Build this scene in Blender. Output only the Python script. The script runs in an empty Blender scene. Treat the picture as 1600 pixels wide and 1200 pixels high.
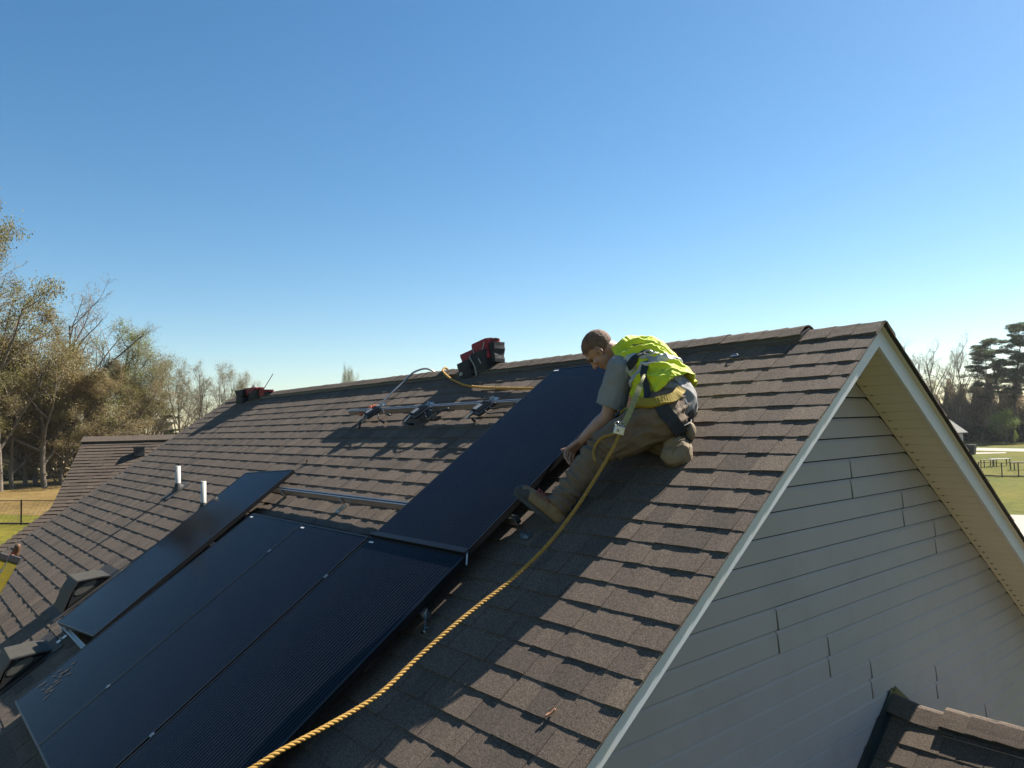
import bpy, bmesh, math, random
import numpy as np
from mathutils import Vector, Matrix, noise
from mathutils.bvhtree import BVHTree
R = math.radians
random.seed(7)
rng = np.random.default_rng(7)
SC = bpy.context.scene
COL = SC.collection

# ------------------------------------------------------------ camera, sky, sun
CAM = Vector((1.89394, -4.46345, -0.54698))
FW = Vector((-0.763447, 0.643652, 0.053490))
RT = Vector((0.643360, 0.765162, -0.024795))
UP = Vector((0.056888, -0.015483, 0.998261))
cam = bpy.data.cameras.new('camera')
cam.sensor_width = 36.0
cam.lens = 36.0 * 1163.27 / 1600.0
cam.clip_start = 0.05
cam.clip_end = 6000
co = bpy.data.objects.new('camera', cam)
COL.objects.link(co)
co.matrix_world = Matrix(((RT.x, UP.x, -FW.x, CAM.x), (RT.y, UP.y, -FW.y, CAM.y), (RT.z, UP.z, -FW.z, CAM.z), (0, 0, 0, 1)))
SC.camera = co

SUN_EL, SUN_AZ = R(45.2), R(8.0)          # azimuth from +Y towards +X
world = bpy.data.worlds.new('World')
SC.world = world
world.use_nodes = True
wn = world.node_tree
sky = wn.nodes.new('ShaderNodeTexSky')
sky.sky_type = 'NISHITA'
sky.sun_disc = False
sky.sun_elevation = SUN_EL
sky.sun_rotation = SUN_AZ
sky.altitude = 0
sky.air_density = 1.0
sky.dust_density = 0.25
sky.ozone_density = 1.4
bg = wn.nodes['Background']
bg.inputs['Strength'].default_value = 0.05
hs = wn.nodes.new('ShaderNodeHueSaturation')
hs.inputs['Saturation'].default_value = 1.28
hs.inputs['Hue'].default_value = 0.494
wn.links.new(sky.outputs[0], hs.inputs['Color'])
wn.links.new(hs.outputs[0], bg.inputs[0])
sun = bpy.data.lights.new('sun', 'SUN')
sun.energy = 5.0
sun.angle = R(0.53)
sun.color = (1.0, 0.94, 0.84)
so = bpy.data.objects.new('sun', sun)
COL.objects.link(so)
sdir = Vector((math.sin(SUN_AZ) * math.cos(SUN_EL), math.cos(SUN_AZ) * math.cos(SUN_EL), math.sin(SUN_EL)))
so.rotation_euler = sdir.to_track_quat('Z', 'Y').to_euler()
SC.view_settings.view_transform = 'Standard'
SC.view_settings.look = 'None'
SC.view_settings.exposure = 1.52
SC.view_settings.gamma = 1.0
SC.view_settings.use_curve_mapping = False

# ------------------------------------------------------------ geometry helpers
TH = R(34.184)
CT, ST = math.cos(TH), math.sin(TH)
GZ = -5.9


def S(u, v, h=0.0):
    """point of the near roof slope: u along the ridge, v down the slope, h above it"""
    return Vector((u, -v * CT - h * ST, -v * ST + h * CT))


def P(px, py, d):
    """sighting: a point d metres in front of the surveyed station"""
    return CAM + (FW + RT * ((px - 800) / 1163.27) - UP * ((py - 600) / 1163.27)) * d


def sight_z(px, py, z):
    r = FW + RT * ((px - 800) / 1163.27) - UP * ((py - 600) / 1163.27)
    return CAM + r * ((z - CAM.z) / r.z)


ROOFM = Matrix.Rotation(TH, 4, 'X')


class MB:
    """collects shapes for ONE mesh object"""

    def __init__(s):
        s.v, s.f, s.t, s.mi = [], [], [], []

    def add(s, vs, fs, tint=0.5, mi=0):
        o = len(s.v)
        s.v += [tuple(x) for x in vs]
        s.f += [tuple(i + o for i in f) for f in fs]
        s.t += [tint] * len(fs)
        s.mi += [mi] * len(fs)
        return s

    def box(s, lo, hi, M=None, tint=0.5, mi=0):
        x0, y0, z0 = lo
        x1, y1, z1 = hi
        vs = [Vector(c) for c in ((x0, y0, z0), (x1, y0, z0), (x1, y1, z0), (x0, y1, z0), (x0, y0, z1), (x1, y0, z1), (x1, y1, z1), (x0, y1, z1))]
        if M is not None:
            vs = [M @ c for c in vs]
        return s.add(vs, [(0, 3, 2, 1), (4, 5, 6, 7), (0, 1, 5, 4), (1, 2, 6, 5), (2, 3, 7, 6), (3, 0, 4, 7)], tint, mi)

    def bar(s, a, b, w, t, up=Vector((0, 0, 1)), tint=0.5, mi=0):
        a, b = Vector(a), Vector(b)
        d = (b - a).normalized()
        x = d.cross(up)
        if x.length < 1e-4:
            x = d.cross(Vector((1, 0, 0)))
        x.normalize()
        y = x.cross(d)
        vs = []
        for p in (a, b):
            for sx, sy in ((-1, -1), (1, -1), (1, 1), (-1, 1)):
                vs.append(p + x * w / 2 * sx + y * t / 2 * sy)
        return s.add(vs, [(0, 1, 2, 3), (7, 6, 5, 4), (0, 4, 5, 1), (1, 5, 6, 2), (2, 6, 7, 3), (3, 7, 4, 0)], tint, mi)

    def tube(s, pts, rad, n=8, cap=True, tint=0.5, mi=0):
        pts = [Vector(p) for p in pts]
        m = len(pts)
        if not hasattr(rad, '__len__'):
            rad = [rad] * m
        vs = []
        d0 = (pts[1] - pts[0]).normalized()
        ref = Vector((0, 0, 1)) if abs(d0.z) < 0.9 else Vector((1, 0, 0))
        x = d0.cross(ref).normalized()
        for i in range(m):
            d = (pts[min(i + 1, m - 1)] - pts[max(i - 1, 0)]).normalized()
            x = (x - d * x.dot(d)).normalized()
            y = d.cross(x)
            for k in range(n):
                a = 2 * math.pi * k / n
                vs.append(pts[i] + (x * math.cos(a) + y * math.sin(a)) * rad[i])
        fs = []
        for i in range(m - 1):
            for k in range(n):
                k2 = (k + 1) % n
                fs.append((i * n + k, i * n + k2, (i + 1) * n + k2, (i + 1) * n + k))
        if cap:
            fs.append(tuple(range(n))[::-1])
            fs.append(tuple((m - 1) * n + k for k in range(n)))
        return s.add(vs, fs, tint, mi)

    def build(s, name, mat, parent=None, smooth=False, world=True, kind=None):
        me = bpy.data.meshes.new(name)
        vs = s.v
        if parent is not None and world:
            inv = WM.get(parent.name, Matrix.Identity(4)).inverted()
            vs = [inv @ Vector(v) for v in vs]
        me.from_pydata([tuple(v) for v in vs], [], s.f)
        mats = mat if isinstance(mat, (list, tuple)) else [mat]
        for m in mats:
            me.materials.append(m)
        if len(mats) > 1:
            me.polygons.foreach_set('material_index', s.mi)
        at = me.attributes.new('tint', 'FLOAT', 'FACE')
        at.data.foreach_set('value', s.t)
        if smooth:
            me.polygons.foreach_set('use_smooth', [True] * len(me.polygons))
        o = bpy.data.objects.new(name, me)
        COL.objects.link(o)
        if parent is not None:
            o.parent = parent
            WM[o.name] = WM.get(parent.name, Matrix.Identity(4))
        if kind:
            o['kind'] = kind
        return o


WM = {}


def thing(name, label, cat, M=None, group=None):
    o = bpy.data.objects.new(name, None)
    o.empty_display_size = 0.1
    COL.objects.link(o)
    if M is None:
        M = Matrix.Identity(4)
    if isinstance(M, Vector):
        M = Matrix.Translation(M)
    o.matrix_world = M
    WM[o.name] = M.copy()
    o['label'] = label
    o['category'] = cat
    if group:
        o['group'] = group
    return o


def tag(o, label, cat, group=None):
    o['label'] = label
    o['category'] = cat
    if group:
        o['group'] = group
    return o


def copy_tree(o, parent=None):
    c = o.copy()
    COL.objects.link(c)
    c.parent = parent
    for ch in [x for x in bpy.data.objects if x.parent == o]:
        copy_tree(ch, c)
    return c


def bevel(o, w=0.003, seg=2):
    m = o.modifiers.new('b', 'BEVEL')
    m.width = w
    m.segments = seg
    m.limit_method = 'ANGLE'
    return o


# ------------------------------------------------------------ materials
KA = 0.80        # overall albedo trim of everything painted, woven or grown


def newmat(name):
    m = bpy.data.materials.new(name)
    m.use_nodes = True
    nt = m.node_tree
    return m, nt, nt.nodes['Principled BSDF']


def N(nt, t, **k):
    n = nt.nodes.new('ShaderNode' + t)
    for a, b in k.items():
        if a in n.inputs.keys():
            n.inputs[a].default_value = b
        else:
            setattr(n, a, b)
    return n


def mixc(nt, fac, a, b, mode='MIX'):
    n = nt.nodes.new('ShaderNodeMix')
    n.data_type = 'RGBA'
    n.blend_type = mode
    for s, v in ((n.inputs[0], fac), (n.inputs[6], a), (n.inputs[7], b)):
        if hasattr(v, 'links') or hasattr(v, 'is_linked'):
            nt.links.new(v, s)
        elif isinstance(v, (int, float)):
            s.default_value = v
        else:
            s.default_value = (*v, 1) if len(v) == 3 else v
    return n.outputs[2]


def simple(name, col, rough=0.6, metal=0.0, var=0.15, scale=8.0, bump=0.0, bscale=60.0, spec=0.5, coat=0.0, sheen=0.0, dirt=None):
    m, nt, b = newmat(name)
    col = tuple(c * KA for c in col)
    if dirt:
        dirt = (tuple(c * KA for c in dirt[0]), dirt[1])
    tc = N(nt, 'TexCoord')
    n1 = N(nt, 'TexNoise', Scale=scale, Detail=5.0, Roughness=0.6)
    nt.links.new(tc.outputs['Object'], n1.inputs['Vector'])
    lo = tuple(c * (1 - var) for c in col)
    hi = tuple(min(1, c * (1 + var)) for c in col)
    cr = N(nt, 'MapRange')
    cr.inputs['From Min'].default_value = 0.3
    cr.inputs['From Max'].default_value = 0.7
    nt.links.new(n1.outputs[0], cr.inputs[0])
    c = mixc(nt, cr.outputs[0], lo, hi)
    if dirt:
        n2 = N(nt, 'TexNoise', Scale=dirt[1], Detail=8.0, Roughness=0.7)
        nt.links.new(tc.outputs['Object'], n2.inputs['Vector'])
        r2 = N(nt, 'MapRange')
        r2.inputs['From Min'].default_value = 0.5
        r2.inputs['From Max'].default_value = 0.75
        nt.links.new(n2.outputs[0], r2.inputs[0])
        c = mixc(nt, r2.outputs[0], c, dirt[0])
    nt.links.new(c, b.inputs['Base Color'])
    b.inputs['Roughness'].default_value = rough
    b.inputs['Metallic'].default_value = metal
    b.inputs['Specular IOR Level'].default_value = spec
    if coat:
        b.inputs['Coat Weight'].default_value = coat
    if sheen:
        b.inputs['Sheen Weight'].default_value = sheen
    if bump:
        n3 = N(nt, 'TexNoise', Scale=bscale, Detail=3.0)
        nt.links.new(tc.outputs['Object'], n3.inputs['Vector'])
        bp = N(nt, 'Bump', Strength=bump, Distance=0.01)
        nt.links.new(n3.outputs[0], bp.inputs['Height'])
        nt.links.new(bp.outputs[0], b.inputs['Normal'])
    return m


def shingle_mat(name, dark, mid, light, gscale=420.0):
    dark, mid, light = [tuple(c * KA for c in q_) for q_ in (dark, mid, light)]
    m, nt, b = newmat(name)
    g = N(nt, 'NewGeometry')
    at = N(nt, 'Attribute', attribute_name='tint')
    ramp = N(nt, 'ValToRGB')
    e = ramp.color_ramp.elements
    e[0].position, e[0].color = 0.0, (*dark, 1)
    e[1].position, e[1].color = 1.0, (*light, 1)
    k = ramp.color_ramp.elements.new(0.5)
    k.color = (*mid, 1)
    # granules: cells of mixed colour
    vo = N(nt, 'TexVoronoi', Scale=gscale)
    nt.links.new(g.outputs['Position'], vo.inputs['Vector'])
    n0 = N(nt, 'TexNoise', Scale=3.0, Detail=4.0, Roughness=0.6)
    nt.links.new(g.outputs['Position'], n0.inputs['Vector'])
    n1 = N(nt, 'TexNoise', Scale=90.0, Detail=3.0, Roughness=0.7)
    nt.links.new(g.outputs['Position'], n1.inputs['Vector'])
    ad = N(nt, 'Math', operation='MULTIPLY_ADD')
    ad.inputs[1].default_value = 0.35
    nt.links.new(n0.outputs[0], ad.inputs[0])
    a2 = N(nt, 'Math', operation='ADD')
    nt.links.new(at.outputs['Fac'], a2.inputs[0])
    ad.inputs[2].default_value = -0.17
    nt.links.new(ad.outputs[0], a2.inputs[1])
    nt.links.new(a2.outputs[0], ramp.inputs[0])
    sep = N(nt, 'SeparateColor')
    nt.links.new(vo.outputs['Color'], sep.inputs[0])
    gr = N(nt, 'MapRange')
    gr.inputs['To Min'].default_value = 0.35
    gr.inputs['To Max'].default_value = 1.75
    nt.links.new(sep.outputs[0], gr.inputs[0])
    gn = N(nt, 'MapRange')
    gn.inputs['From Min'].default_value = 0.3
    gn.inputs['From Max'].default_value = 0.7
    gn.inputs['To Min'].default_value = 0.75
    gn.inputs['To Max'].default_value = 1.25
    nt.links.new(n1.outputs[0], gn.inputs[0])
    mu = N(nt, 'Math', operation='MULTIPLY')
    nt.links.new(gr.outputs[0], mu.inputs[0])
    nt.links.new(gn.outputs[0], mu.inputs[1])
    cc = N(nt, 'CombineColor')
    for i in range(3):
        nt.links.new(mu.outputs[0], cc.inputs[i])
    c = mixc(nt, 1.0, ramp.outputs[0], cc.outputs[0], 'MULTIPLY')
    nt.links.new(c, b.inputs['Base Color'])
    b.inputs['Roughness'].default_value = 0.92
    b.inputs['Specular IOR Level'].default_value = 0.25
    bp = N(nt, 'Bump', Strength=0.55, Distance=0.0016)
    nt.links.new(vo.outputs['Distance'], bp.inputs['Height'])
    nt.links.new(bp.outputs[0], b.inputs['Normal'])
    return m


M = {}
M['shingle'] = shingle_mat('roof shingle', (0.082, 0.064, 0.051), (0.122, 0.092, 0.070), (0.155, 0.117, 0.085))
M['shingle_edge'] = simple('shingle edge', (0.03, 0.027, 0.025), 0.95, var=0.3)
M['fascia'] = simple('white aluminium fascia', (0.58, 0.61, 0.65), 0.45, var=0.04, scale=3, dirt=((0.62, 0.6, 0.55), 5))
M['soffit'] = simple('cream vinyl soffit', (0.60, 0.57, 0.475), 0.55, var=0.04, scale=3)
M['siding'] = simple('taupe vinyl siding', (0.345, 0.32, 0.32), 0.6, var=0.04, scale=2.0, bump=0.12, bscale=25, dirt=((0.30, 0.28, 0.275), 2.2))
M['dark'] = simple('dark void', (0.02, 0.02, 0.02), 0.9)
M['wood'] = simple('roof sheathing', (0.3, 0.22, 0.14), 0.8, var=0.2)
M['alu'] = simple('mill aluminium', (0.42, 0.41, 0.40), 0.38, 0.9, var=0.1, scale=20)
M['steel'] = simple('bright steel', (0.5, 0.5, 0.49), 0.28, 1.0, var=0.1)
M['blackmetal'] = simple('black anodised frame', (0.018, 0.019, 0.022), 0.38, 0.6, var=0.2)
M['blackplastic'] = simple('black plastic', (0.018, 0.018, 0.02), 0.5)
M['greyplastic'] = simple('grey plastic', (0.2, 0.2, 0.21), 0.5)
M['pvc'] = simple('white PVC', (0.50, 0.48, 0.43), 0.4, var=0.06, dirt=((0.45, 0.4, 0.33), 14))
M['rubber'] = simple('dusty rubber boot', (0.05, 0.048, 0.045), 0.8, var=0.3)
M['flash'] = simple('painted flashing', (0.04, 0.055, 0.05), 0.45, 0.3)
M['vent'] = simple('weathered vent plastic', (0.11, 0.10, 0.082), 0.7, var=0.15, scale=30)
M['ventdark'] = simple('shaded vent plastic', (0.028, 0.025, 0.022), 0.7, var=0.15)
M['ladder'] = simple('yellow fibreglass', (0.26, 0.20, 0.012), 0.45, var=0.12, dirt=((0.2, 0.16, 0.05), 9))
M['red'] = simple('red nylon', (0.24, 0.012, 0.022), 0.7, var=0.2, bump=0.3)
M['blackfab'] = simple('black ballistic nylon', (0.016, 0.018, 0.022), 0.8, var=0.3, bump=0.4, bscale=120)
M['greyfab'] = simple('grey webbing', (0.35, 0.35, 0.34), 0.8)
M['orange'] = simple('orange cord', (0.75, 0.16, 0.05), 0.6)
M['skin'] = simple('sun reddened skin', (0.50, 0.27, 0.19), 0.5, var=0.14, scale=14, bump=0.15, bscale=80)
M['hair'] = simple('short reddish brown hair', (0.20, 0.105, 0.062), 0.75, var=0.35, scale=40, bump=0.8, bscale=260)
M['shirt'] = simple('grey cotton shirt', (0.26, 0.255, 0.25), 0.85, var=0.08, bump=0.2, bscale=40)
M['pants'] = simple('khaki work trousers', (0.175, 0.120, 0.078), 0.85, var=0.16, scale=9, bump=0.35, bscale=45, dirt=((0.08, 0.058, 0.04), 7))
M['pad'] = simple('tan knee pad cloth', (0.26, 0.19, 0.115), 0.85, var=0.15, bump=0.4)
M['nshingle'] = shingle_mat('neighbour shingle', (0.06, 0.046, 0.036), (0.085, 0.064, 0.048), (0.12, 0.092, 0.07))
M['boot'] = simple('tan suede boot', (0.23, 0.15, 0.075), 0.85, var=0.2, bump=0.3)
M['sole'] = simple('dark grey boot sole', (0.055, 0.052, 0.05), 0.8, var=0.2)
M['lace'] = simple('brick red lace', (0.42, 0.07, 0.05), 0.8)
M['vest'] = simple('hi vis lime mesh', (0.62, 0.70, 0.008), 0.7, var=0.10, scale=10, sheen=0.2)
M['silver'] = simple('reflective tape', (0.50, 0.50, 0.50), 0.5, 0.1, var=0.08)
M['amber'] = simple('yellow padded webbing', (0.36, 0.24, 0.012), 0.8, var=0.15, bump=0.3)
M['lanyard'] = simple('pale yellow lanyard', (0.30, 0.28, 0.13), 0.8, var=0.2, scale=60)
M['strap'] = simple('black webbing', (0.02, 0.022, 0.028), 0.75, var=0.3)
M['rope'] = simple('yellow polyester rope', (0.42, 0.23, 0.035), 0.75, var=0.22, scale=50, bump=0.4, bscale=400)
M['brass'] = simple('brown leather', (0.12, 0.055, 0.022), 0.7)
M['label'] = simple('white sticker', (0.8, 0.8, 0.8), 0.5, var=0.02)
M['white'] = simple('white painted wall', (0.42, 0.42, 0.40), 0.7, var=0.05)
M['greyroof'] = simple('pale grey roof', (0.13, 0.125, 0.11), 0.9, var=0.2, scale=2)
M['road'] = simple('pale concrete road', (0.33, 0.29, 0.24), 0.9, var=0.1, scale=0.5)
M['fence'] = simple('weathered steel fence', (0.07, 0.05, 0.035), 0.7)
M['timber'] = simple('grey timber', (0.16, 0.125, 0.09), 0.9, var=0.3, scale=4)
M['bark'] = simple('grey brown bark', (0.15, 0.12, 0.09), 0.95, var=0.3, scale=2.0)
M['twig'] = simple('pale twig bark', (0.24, 0.195, 0.15), 0.95, var=0.25, scale=1.0)
M['pinebark'] = simple('pine bark', (0.10, 0.068, 0.05), 0.95, var=0.3, scale=2.0)
M['stone'] = simple('chip of brick', (0.45, 0.22, 0.12), 0.9)


def leafmat(name, a, b_, sc=0.35):
    a, b_ = [tuple(c * KA for c in q_) for q_ in (a, b_)]
    m, nt, b = newmat(name)
    g = N(nt, 'NewGeometry')
    n1 = N(nt, 'TexNoise', Scale=sc, Detail=4.0, Roughness=0.65)
    nt.links.new(g.outputs['Position'], n1.inputs['Vector'])
    mr = N(nt, 'MapRange')
    mr.inputs['From Min'].default_value = 0.35
    mr.inputs['From Max'].default_value = 0.65
    nt.links.new(n1.outputs[0], mr.inputs[0])
    c = mixc(nt, mr.outputs[0], a, b_)
    nt.links.new(c, b.inputs['Base Color'])
    b.inputs['Roughness'].default_value = 0.7
    tr = N(nt, 'BsdfTranslucent')
    nt.links.new(c, tr.inputs[0])
    mx = N(nt, 'MixShader')
    mx.inputs[0].default_value = 0.4
    out = nt.nodes['Material Output']
    nt.links.new(b.outputs[0], mx.inputs[1])
    nt.links.new(tr.outputs[0], mx.inputs[2])
    nt.links.new(mx.outputs[0], out.inputs[0])
    return m


M['bud_olive'] = leafmat('olive brown buds', (0.19, 0.18, 0.055), (0.26, 0.21, 0.065))
M['bud_rust'] = leafmat('rust brown buds', (0.22, 0.175, 0.075), (0.27, 0.20, 0.08))
M['bud_green'] = leafmat('yellow green buds', (0.24, 0.25, 0.07), (0.30, 0.30, 0.09))
M['bud_pale'] = leafmat('pale budding twigs', (0.30, 0.25, 0.13), (0.25, 0.23, 0.11))
M['needle'] = leafmat('pine needles', (0.075, 0.105, 0.05), (0.12, 0.15, 0.06))
M['bright'] = leafmat('bright spring leaves', (0.22, 0.30, 0.04), (0.30, 0.33, 0.09), 1.5)
M['woods'] = leafmat('far woods', (0.30, 0.24, 0.15), (0.36, 0.28, 0.17), 0.08)
M['bush'] = leafmat('dark green shrub', (0.04, 0.06, 0.02), (0.08, 0.12, 0.03), 0.6)


def grassmat(name, cols, sc1=0.05, sc2=1.2):
    cols = [tuple(c * KA for c in q_) for q_ in cols]
    m, nt, b = newmat(name)
    g = N(nt, 'NewGeometry')
    n1 = N(nt, 'TexNoise', Scale=sc1, Detail=7.0, Roughness=0.65)
    n2 = N(nt, 'TexNoise', Scale=sc2, Detail=6.0, Roughness=0.7)
    for n in (n1, n2):
        nt.links.new(g.outputs['Position'], n.inputs['Vector'])
    r = N(nt, 'ValToRGB')
    e = r.color_ramp.elements
    e[0].position, e[0].color = 0.38, (*cols[0], 1)
    e[1].position, e[1].color = 0.62, (*cols[2], 1)
    k = e.new(0.5)
    k.color = (*cols[1], 1)
    nt.links.new(n1.outputs[0], r.inputs[0])
    mr = N(nt, 'MapRange')
    mr.inputs['To Min'].default_value = 0.55
    mr.inputs['To Max'].default_value = 1.45
    mr.inputs['From Min'].default_value = 0.25
    mr.inputs['From Max'].default_value = 0.75
    nt.links.new(n2.outputs[0], mr.inputs[0])
    cc = N(nt, 'CombineColor')
    for i in range(3):
        nt.links.new(mr.outputs[0], cc.inputs[i])
    c = mixc(nt, 1.0, r.outputs[0], cc.outputs[0], 'MULTIPLY')
    nt.links.new(c, b.inputs['Base Color'])
    b.inputs['Roughness'].default_value = 0.95
    b.inputs['Specular IOR Level'].default_value = 0.1
    bp = N(nt, 'Bump', Strength=0.6, Distance=0.15)
    nt.links.new(n2.outputs[0], bp.inputs['Height'])
    nt.links.new(bp.outputs[0], b.inputs['Normal'])
    return m


M['grass'] = grassmat('spring lawn', ((0.070, 0.085, 0.008), (0.102, 0.100, 0.010), (0.138, 0.115, 0.016)))
M['straw'] = grassmat('dormant golden grass', ((0.125, 0.082, 0.026), (0.16, 0.105, 0.034), (0.19, 0.13, 0.05)))
M['litter'] = grassmat('leaf litter', ((0.05, 0.045, 0.02), (0.08, 0.06, 0.03), (0.07, 0.085, 0.02)), 0.2, 2.0)


def panel_mat():
    m, nt, b = newmat('dark solar cells')
    uv = N(nt, 'TexCoord')
    sp = N(nt, 'SeparateXYZ')
    nt.links.new(uv.outputs['Object'], sp.inputs[0])

    def lines(axis, period, width, off=0.0):
        a = N(nt, 'Math', operation='MULTIPLY_ADD')
        a.inputs[1].default_value = 1.0 / period
        a.inputs[2].default_value = off + 50.0
        nt.links.new(sp.outputs[axis], a.inputs[0])
        f = N(nt, 'Math', operation='FRACT')
        nt.links.new(a.outputs[0], f.inputs[0])
        l = N(nt, 'Math', operation='LESS_THAN')
        l.inputs[1].default_value = width
        nt.links.new(f.outputs[0], l.inputs[0])
        return l.outputs[0]
    wires = lines(0, 0.0268, 0.07)
    gapx = lines(0, 0.161, 0.008, 0.545)
    gapy = lines(1, 0.0975, 0.02, 0.0)
    mid = lines(1, 2.06, 0.012, 0.502)
    n1 = N(nt, 'TexNoise', Scale=1.3, Detail=6.0, Roughness=0.6)
    nt.links.new(uv.outputs['Object'], n1.inputs['Vector'])
    base = mixc(nt, n1.outputs[0], (0.0012, 0.0022, 0.006), (0.0022, 0.004, 0.010))
    c1 = mixc(nt, wires, base, (0.050, 0.054, 0.062))
    c2 = mixc(nt, gapx, c1, (0.0012, 0.0012, 0.0016))
    c4 = mixc(nt, mid, c2, (0.001, 0.001, 0.001))
    # thin film of dust
    n2 = N(nt, 'TexNoise', Scale=5.0, Detail=9.0, Roughness=0.75)
    nt.links.new(uv.outputs['Object'], n2.inputs['Vector'])
    mr = N(nt, 'MapRange')
    mr.inputs['From Min'].default_value = 0.45
    mr.inputs['From Max'].default_value = 0.85
    mr.inputs['To Max'].default_value = 0.03
    nt.links.new(n2.outputs[0], mr.inputs[0])
    c5 = mixc(nt, mr.outputs[0], c4, (0.16, 0.14, 0.11))
    nt.links.new(c5, b.inputs['Base Color'])
    rr = N(nt, 'MapRange')
    rr.inputs['To Min'].default_value = 0.06
    rr.inputs['To Max'].default_value = 0.12
    nt.links.new(n2.outputs[0], rr.inputs[0])
    nt.links.new(rr.outputs[0], b.inputs['Roughness'])
    b.inputs['IOR'].default_value = 1.20
    b.inputs['Specular IOR Level'].default_value = 0.24
    return m


M['cells'] = panel_mat()

# ------------------------------------------------------------ ground
def sheet(name, pts, z, mat, kind='structure'):
    b = MB()
    b.add([(p[0], p[1], z) for p in pts], [tuple(range(len(pts)))])
    o = b.build(name, mat)
    me = o.data
    if me.polygons[0].normal.z < 0:
        me.flip_normals()
    o['kind'] = kind
    return o


sheet('ground', [(-2500, -2500), (2500, -2500), (2500, 2500), (-2500, 2500)], GZ, M['grass'])


def gp(px, py):
    q = sight_z(px, py, GZ)
    return (q.x, q.y)


sheet('straw_field', [gp(-500, 790), gp(-200, 795), gp(60, 806), gp(150, 802), gp(420, 790), gp(420, 752), gp(120, 747), gp(60, 752), gp(0, 758), gp(-500, 765)], GZ + 0.004, M['straw'])
sheet('woodland_floor', [gp(-500, 765), gp(0, 758), gp(60, 752), gp(120, 747), gp(420, 752), gp(420, 735), gp(-500, 738)], GZ + 0.008, M['litter'])
sheet('road', [gp(1516, 699.5), gp(1600, 701), gp(1900, 708), gp(1900, 713.5), gp(1600, 705.5), gp(1516, 703.8)], GZ + 0.004, M['road'])
sheet('path', [gp(1515, 707), gp(1572, 706.5), gp(1572, 708), gp(1515, 709.5)], GZ + 0.004, M['road'])
sheet('driveway', [gp(1540, 803), gp(1640, 806), gp(1900, 812), gp(1900, 900), gp(1560, 880)], GZ + 0.004, M['road'])

# ------------------------------------------------------------ the house
U0, U1 = -10.65, 0.0
VE = 4.95
house = thing('house', 'single storey house with a brown shingle gable roof, white rake boards and taupe siding', 'house', Vector((-5.3, 0, GZ)))
WALLX = -0.34
EX = 0.1429
V0 = 0.154

b = MB()   # roof body (deck), both slopes
t = 0.045
lo = 0.010
yE, zE = VE * CT, -VE * ST
prof = [S(0, 0, -lo), S(0, VE, -lo), S(0, VE, -lo - t), Vector((0, 0, -(lo + t) / CT))]
prof[0] = Vector((0, 0, -lo / CT))
a = [(p.y, p.z) for p in prof]
left = [(-y, z) for y, z in a]
for xs in (1,):
    for pr in (a, left):
        x0, x1 = U0 + 0.055, -0.055
        vs = [(x0, y, z) for y, z in pr] + [(x1, y, z) for y, z in pr]
        b.add(vs, [(0, 1, 5, 4), (1, 2, 6, 5), (2, 3, 7, 6), (3, 0, 4, 7), (0, 3, 2, 1), (4, 5, 6, 7)])
for pr_s in (-1, 1):
    for xa_, xb_ in ((-0.056, -0.003), (U0 + 0.003, U0 + 0.056)):
        p1_, p2_ = S(0, 0.03, -0.0095), S(0, VE, -0.0095)
        n1_, n2_ = S(0, 0.03, 0.0), S(0, VE, 0.0)
        vs = [(x_, abs(p.y) * pr_s, p.z) for x_ in (xa_, xb_) for p in (p1_, p2_, n2_, n1_)]
        b.add(vs, [(0, 1, 5, 4), (1, 2, 6, 5), (2, 3, 7, 6), (3, 0, 4, 7), (0, 3, 2, 1), (4, 5, 6, 7)])
deck = b.build('roof_deck', M['shingle_edge'], house)


def shingle_piece(mb, u0, u1, vb, vt, tb, tint, side=-1, n=None, far=False):
    """one laminated tab: bottom edge at vb, top edge at vt, tb thick at its lower edge"""
    if n is None:
        n = max(2, int((u1 - u0) / 0.035))
    us = [u0 + (u1 - u0) * i / n for i in range(n + 1)]
    top, bot, low = [], [], []
    for i, u in enumerate(us):
        j = random.uniform(-0.0016, 0.0014)
        jj = random.uniform(-0.0012, 0.0012)
        top.append((u, vt, 0.0))
        bot.append((u, vb + jj, tb + j))
        low.append((u, vb + jj, -0.008))
    def W(q):
        p = S(q[0], q[1], q[2])
        return (p.x, p.y * (-1 if far else 1), p.z)
    vs = [W(q) for q in top + bot + low]
    m = n + 1
    fs = []
    for i in range(n):
        fs.append((i, m + i, m + i + 1, i + 1))
        fs.append((m + i, 2 * m + i, 2 * m + i + 1, m + i + 1))
    fs.append((0, 2 * m, m))
    fs.append((n, m + n, 2 * m + n))
    if far:
        fs = [f[::-1] for f in fs]
    mb.add(vs, fs, tint)


def tint_pick():
    r = random.random()
    if r < 0.16:
        return random.uniform(0.08, 0.28)
    if r < 0.28:
        return random.uniform(0.66, 0.85)
    return random.uniform(0.40, 0.62)


pieces = []
nrows = int((VE - V0) / EX) + 1
for k in range(nrows):
    vb = V0 + k * EX
    u = 0.0 + random.uniform(0.0, 0.004)
    thick = random.random() < 0.5
    off = random.uniform(0.02, 0.2)
    first = True
    while u > U0:
        w = random.choice((0.09, 0.12, 0.15, 0.165, 0.18, 0.2, 0.23, 0.27)) if thick else random.choice((0.07, 0.1, 0.13, 0.15, 0.17, 0.2))
        if first:
            w *= random.uniform(0.3, 1)
            first = False
        u2 = max(U0 + random.uniform(0, 0.006), u - w)
        if u - u2 > 0.02:
            far_ = min(1.0, max(0.0, (-3.0 - u) / 3.0))
            tb = (0.0084 - 0.0016 * far_ if thick else 0.0046 - 0.0004 * far_) + random.uniform(-0.0006, 0.0008)
            pieces.append((u2 + 0.0009, u - 0.0009, vb, vb - EX - 0.012, tb, tint_pick()))
        u = u2
        thick = not thick
        if u - U0 < 0.02:
            break


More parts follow.
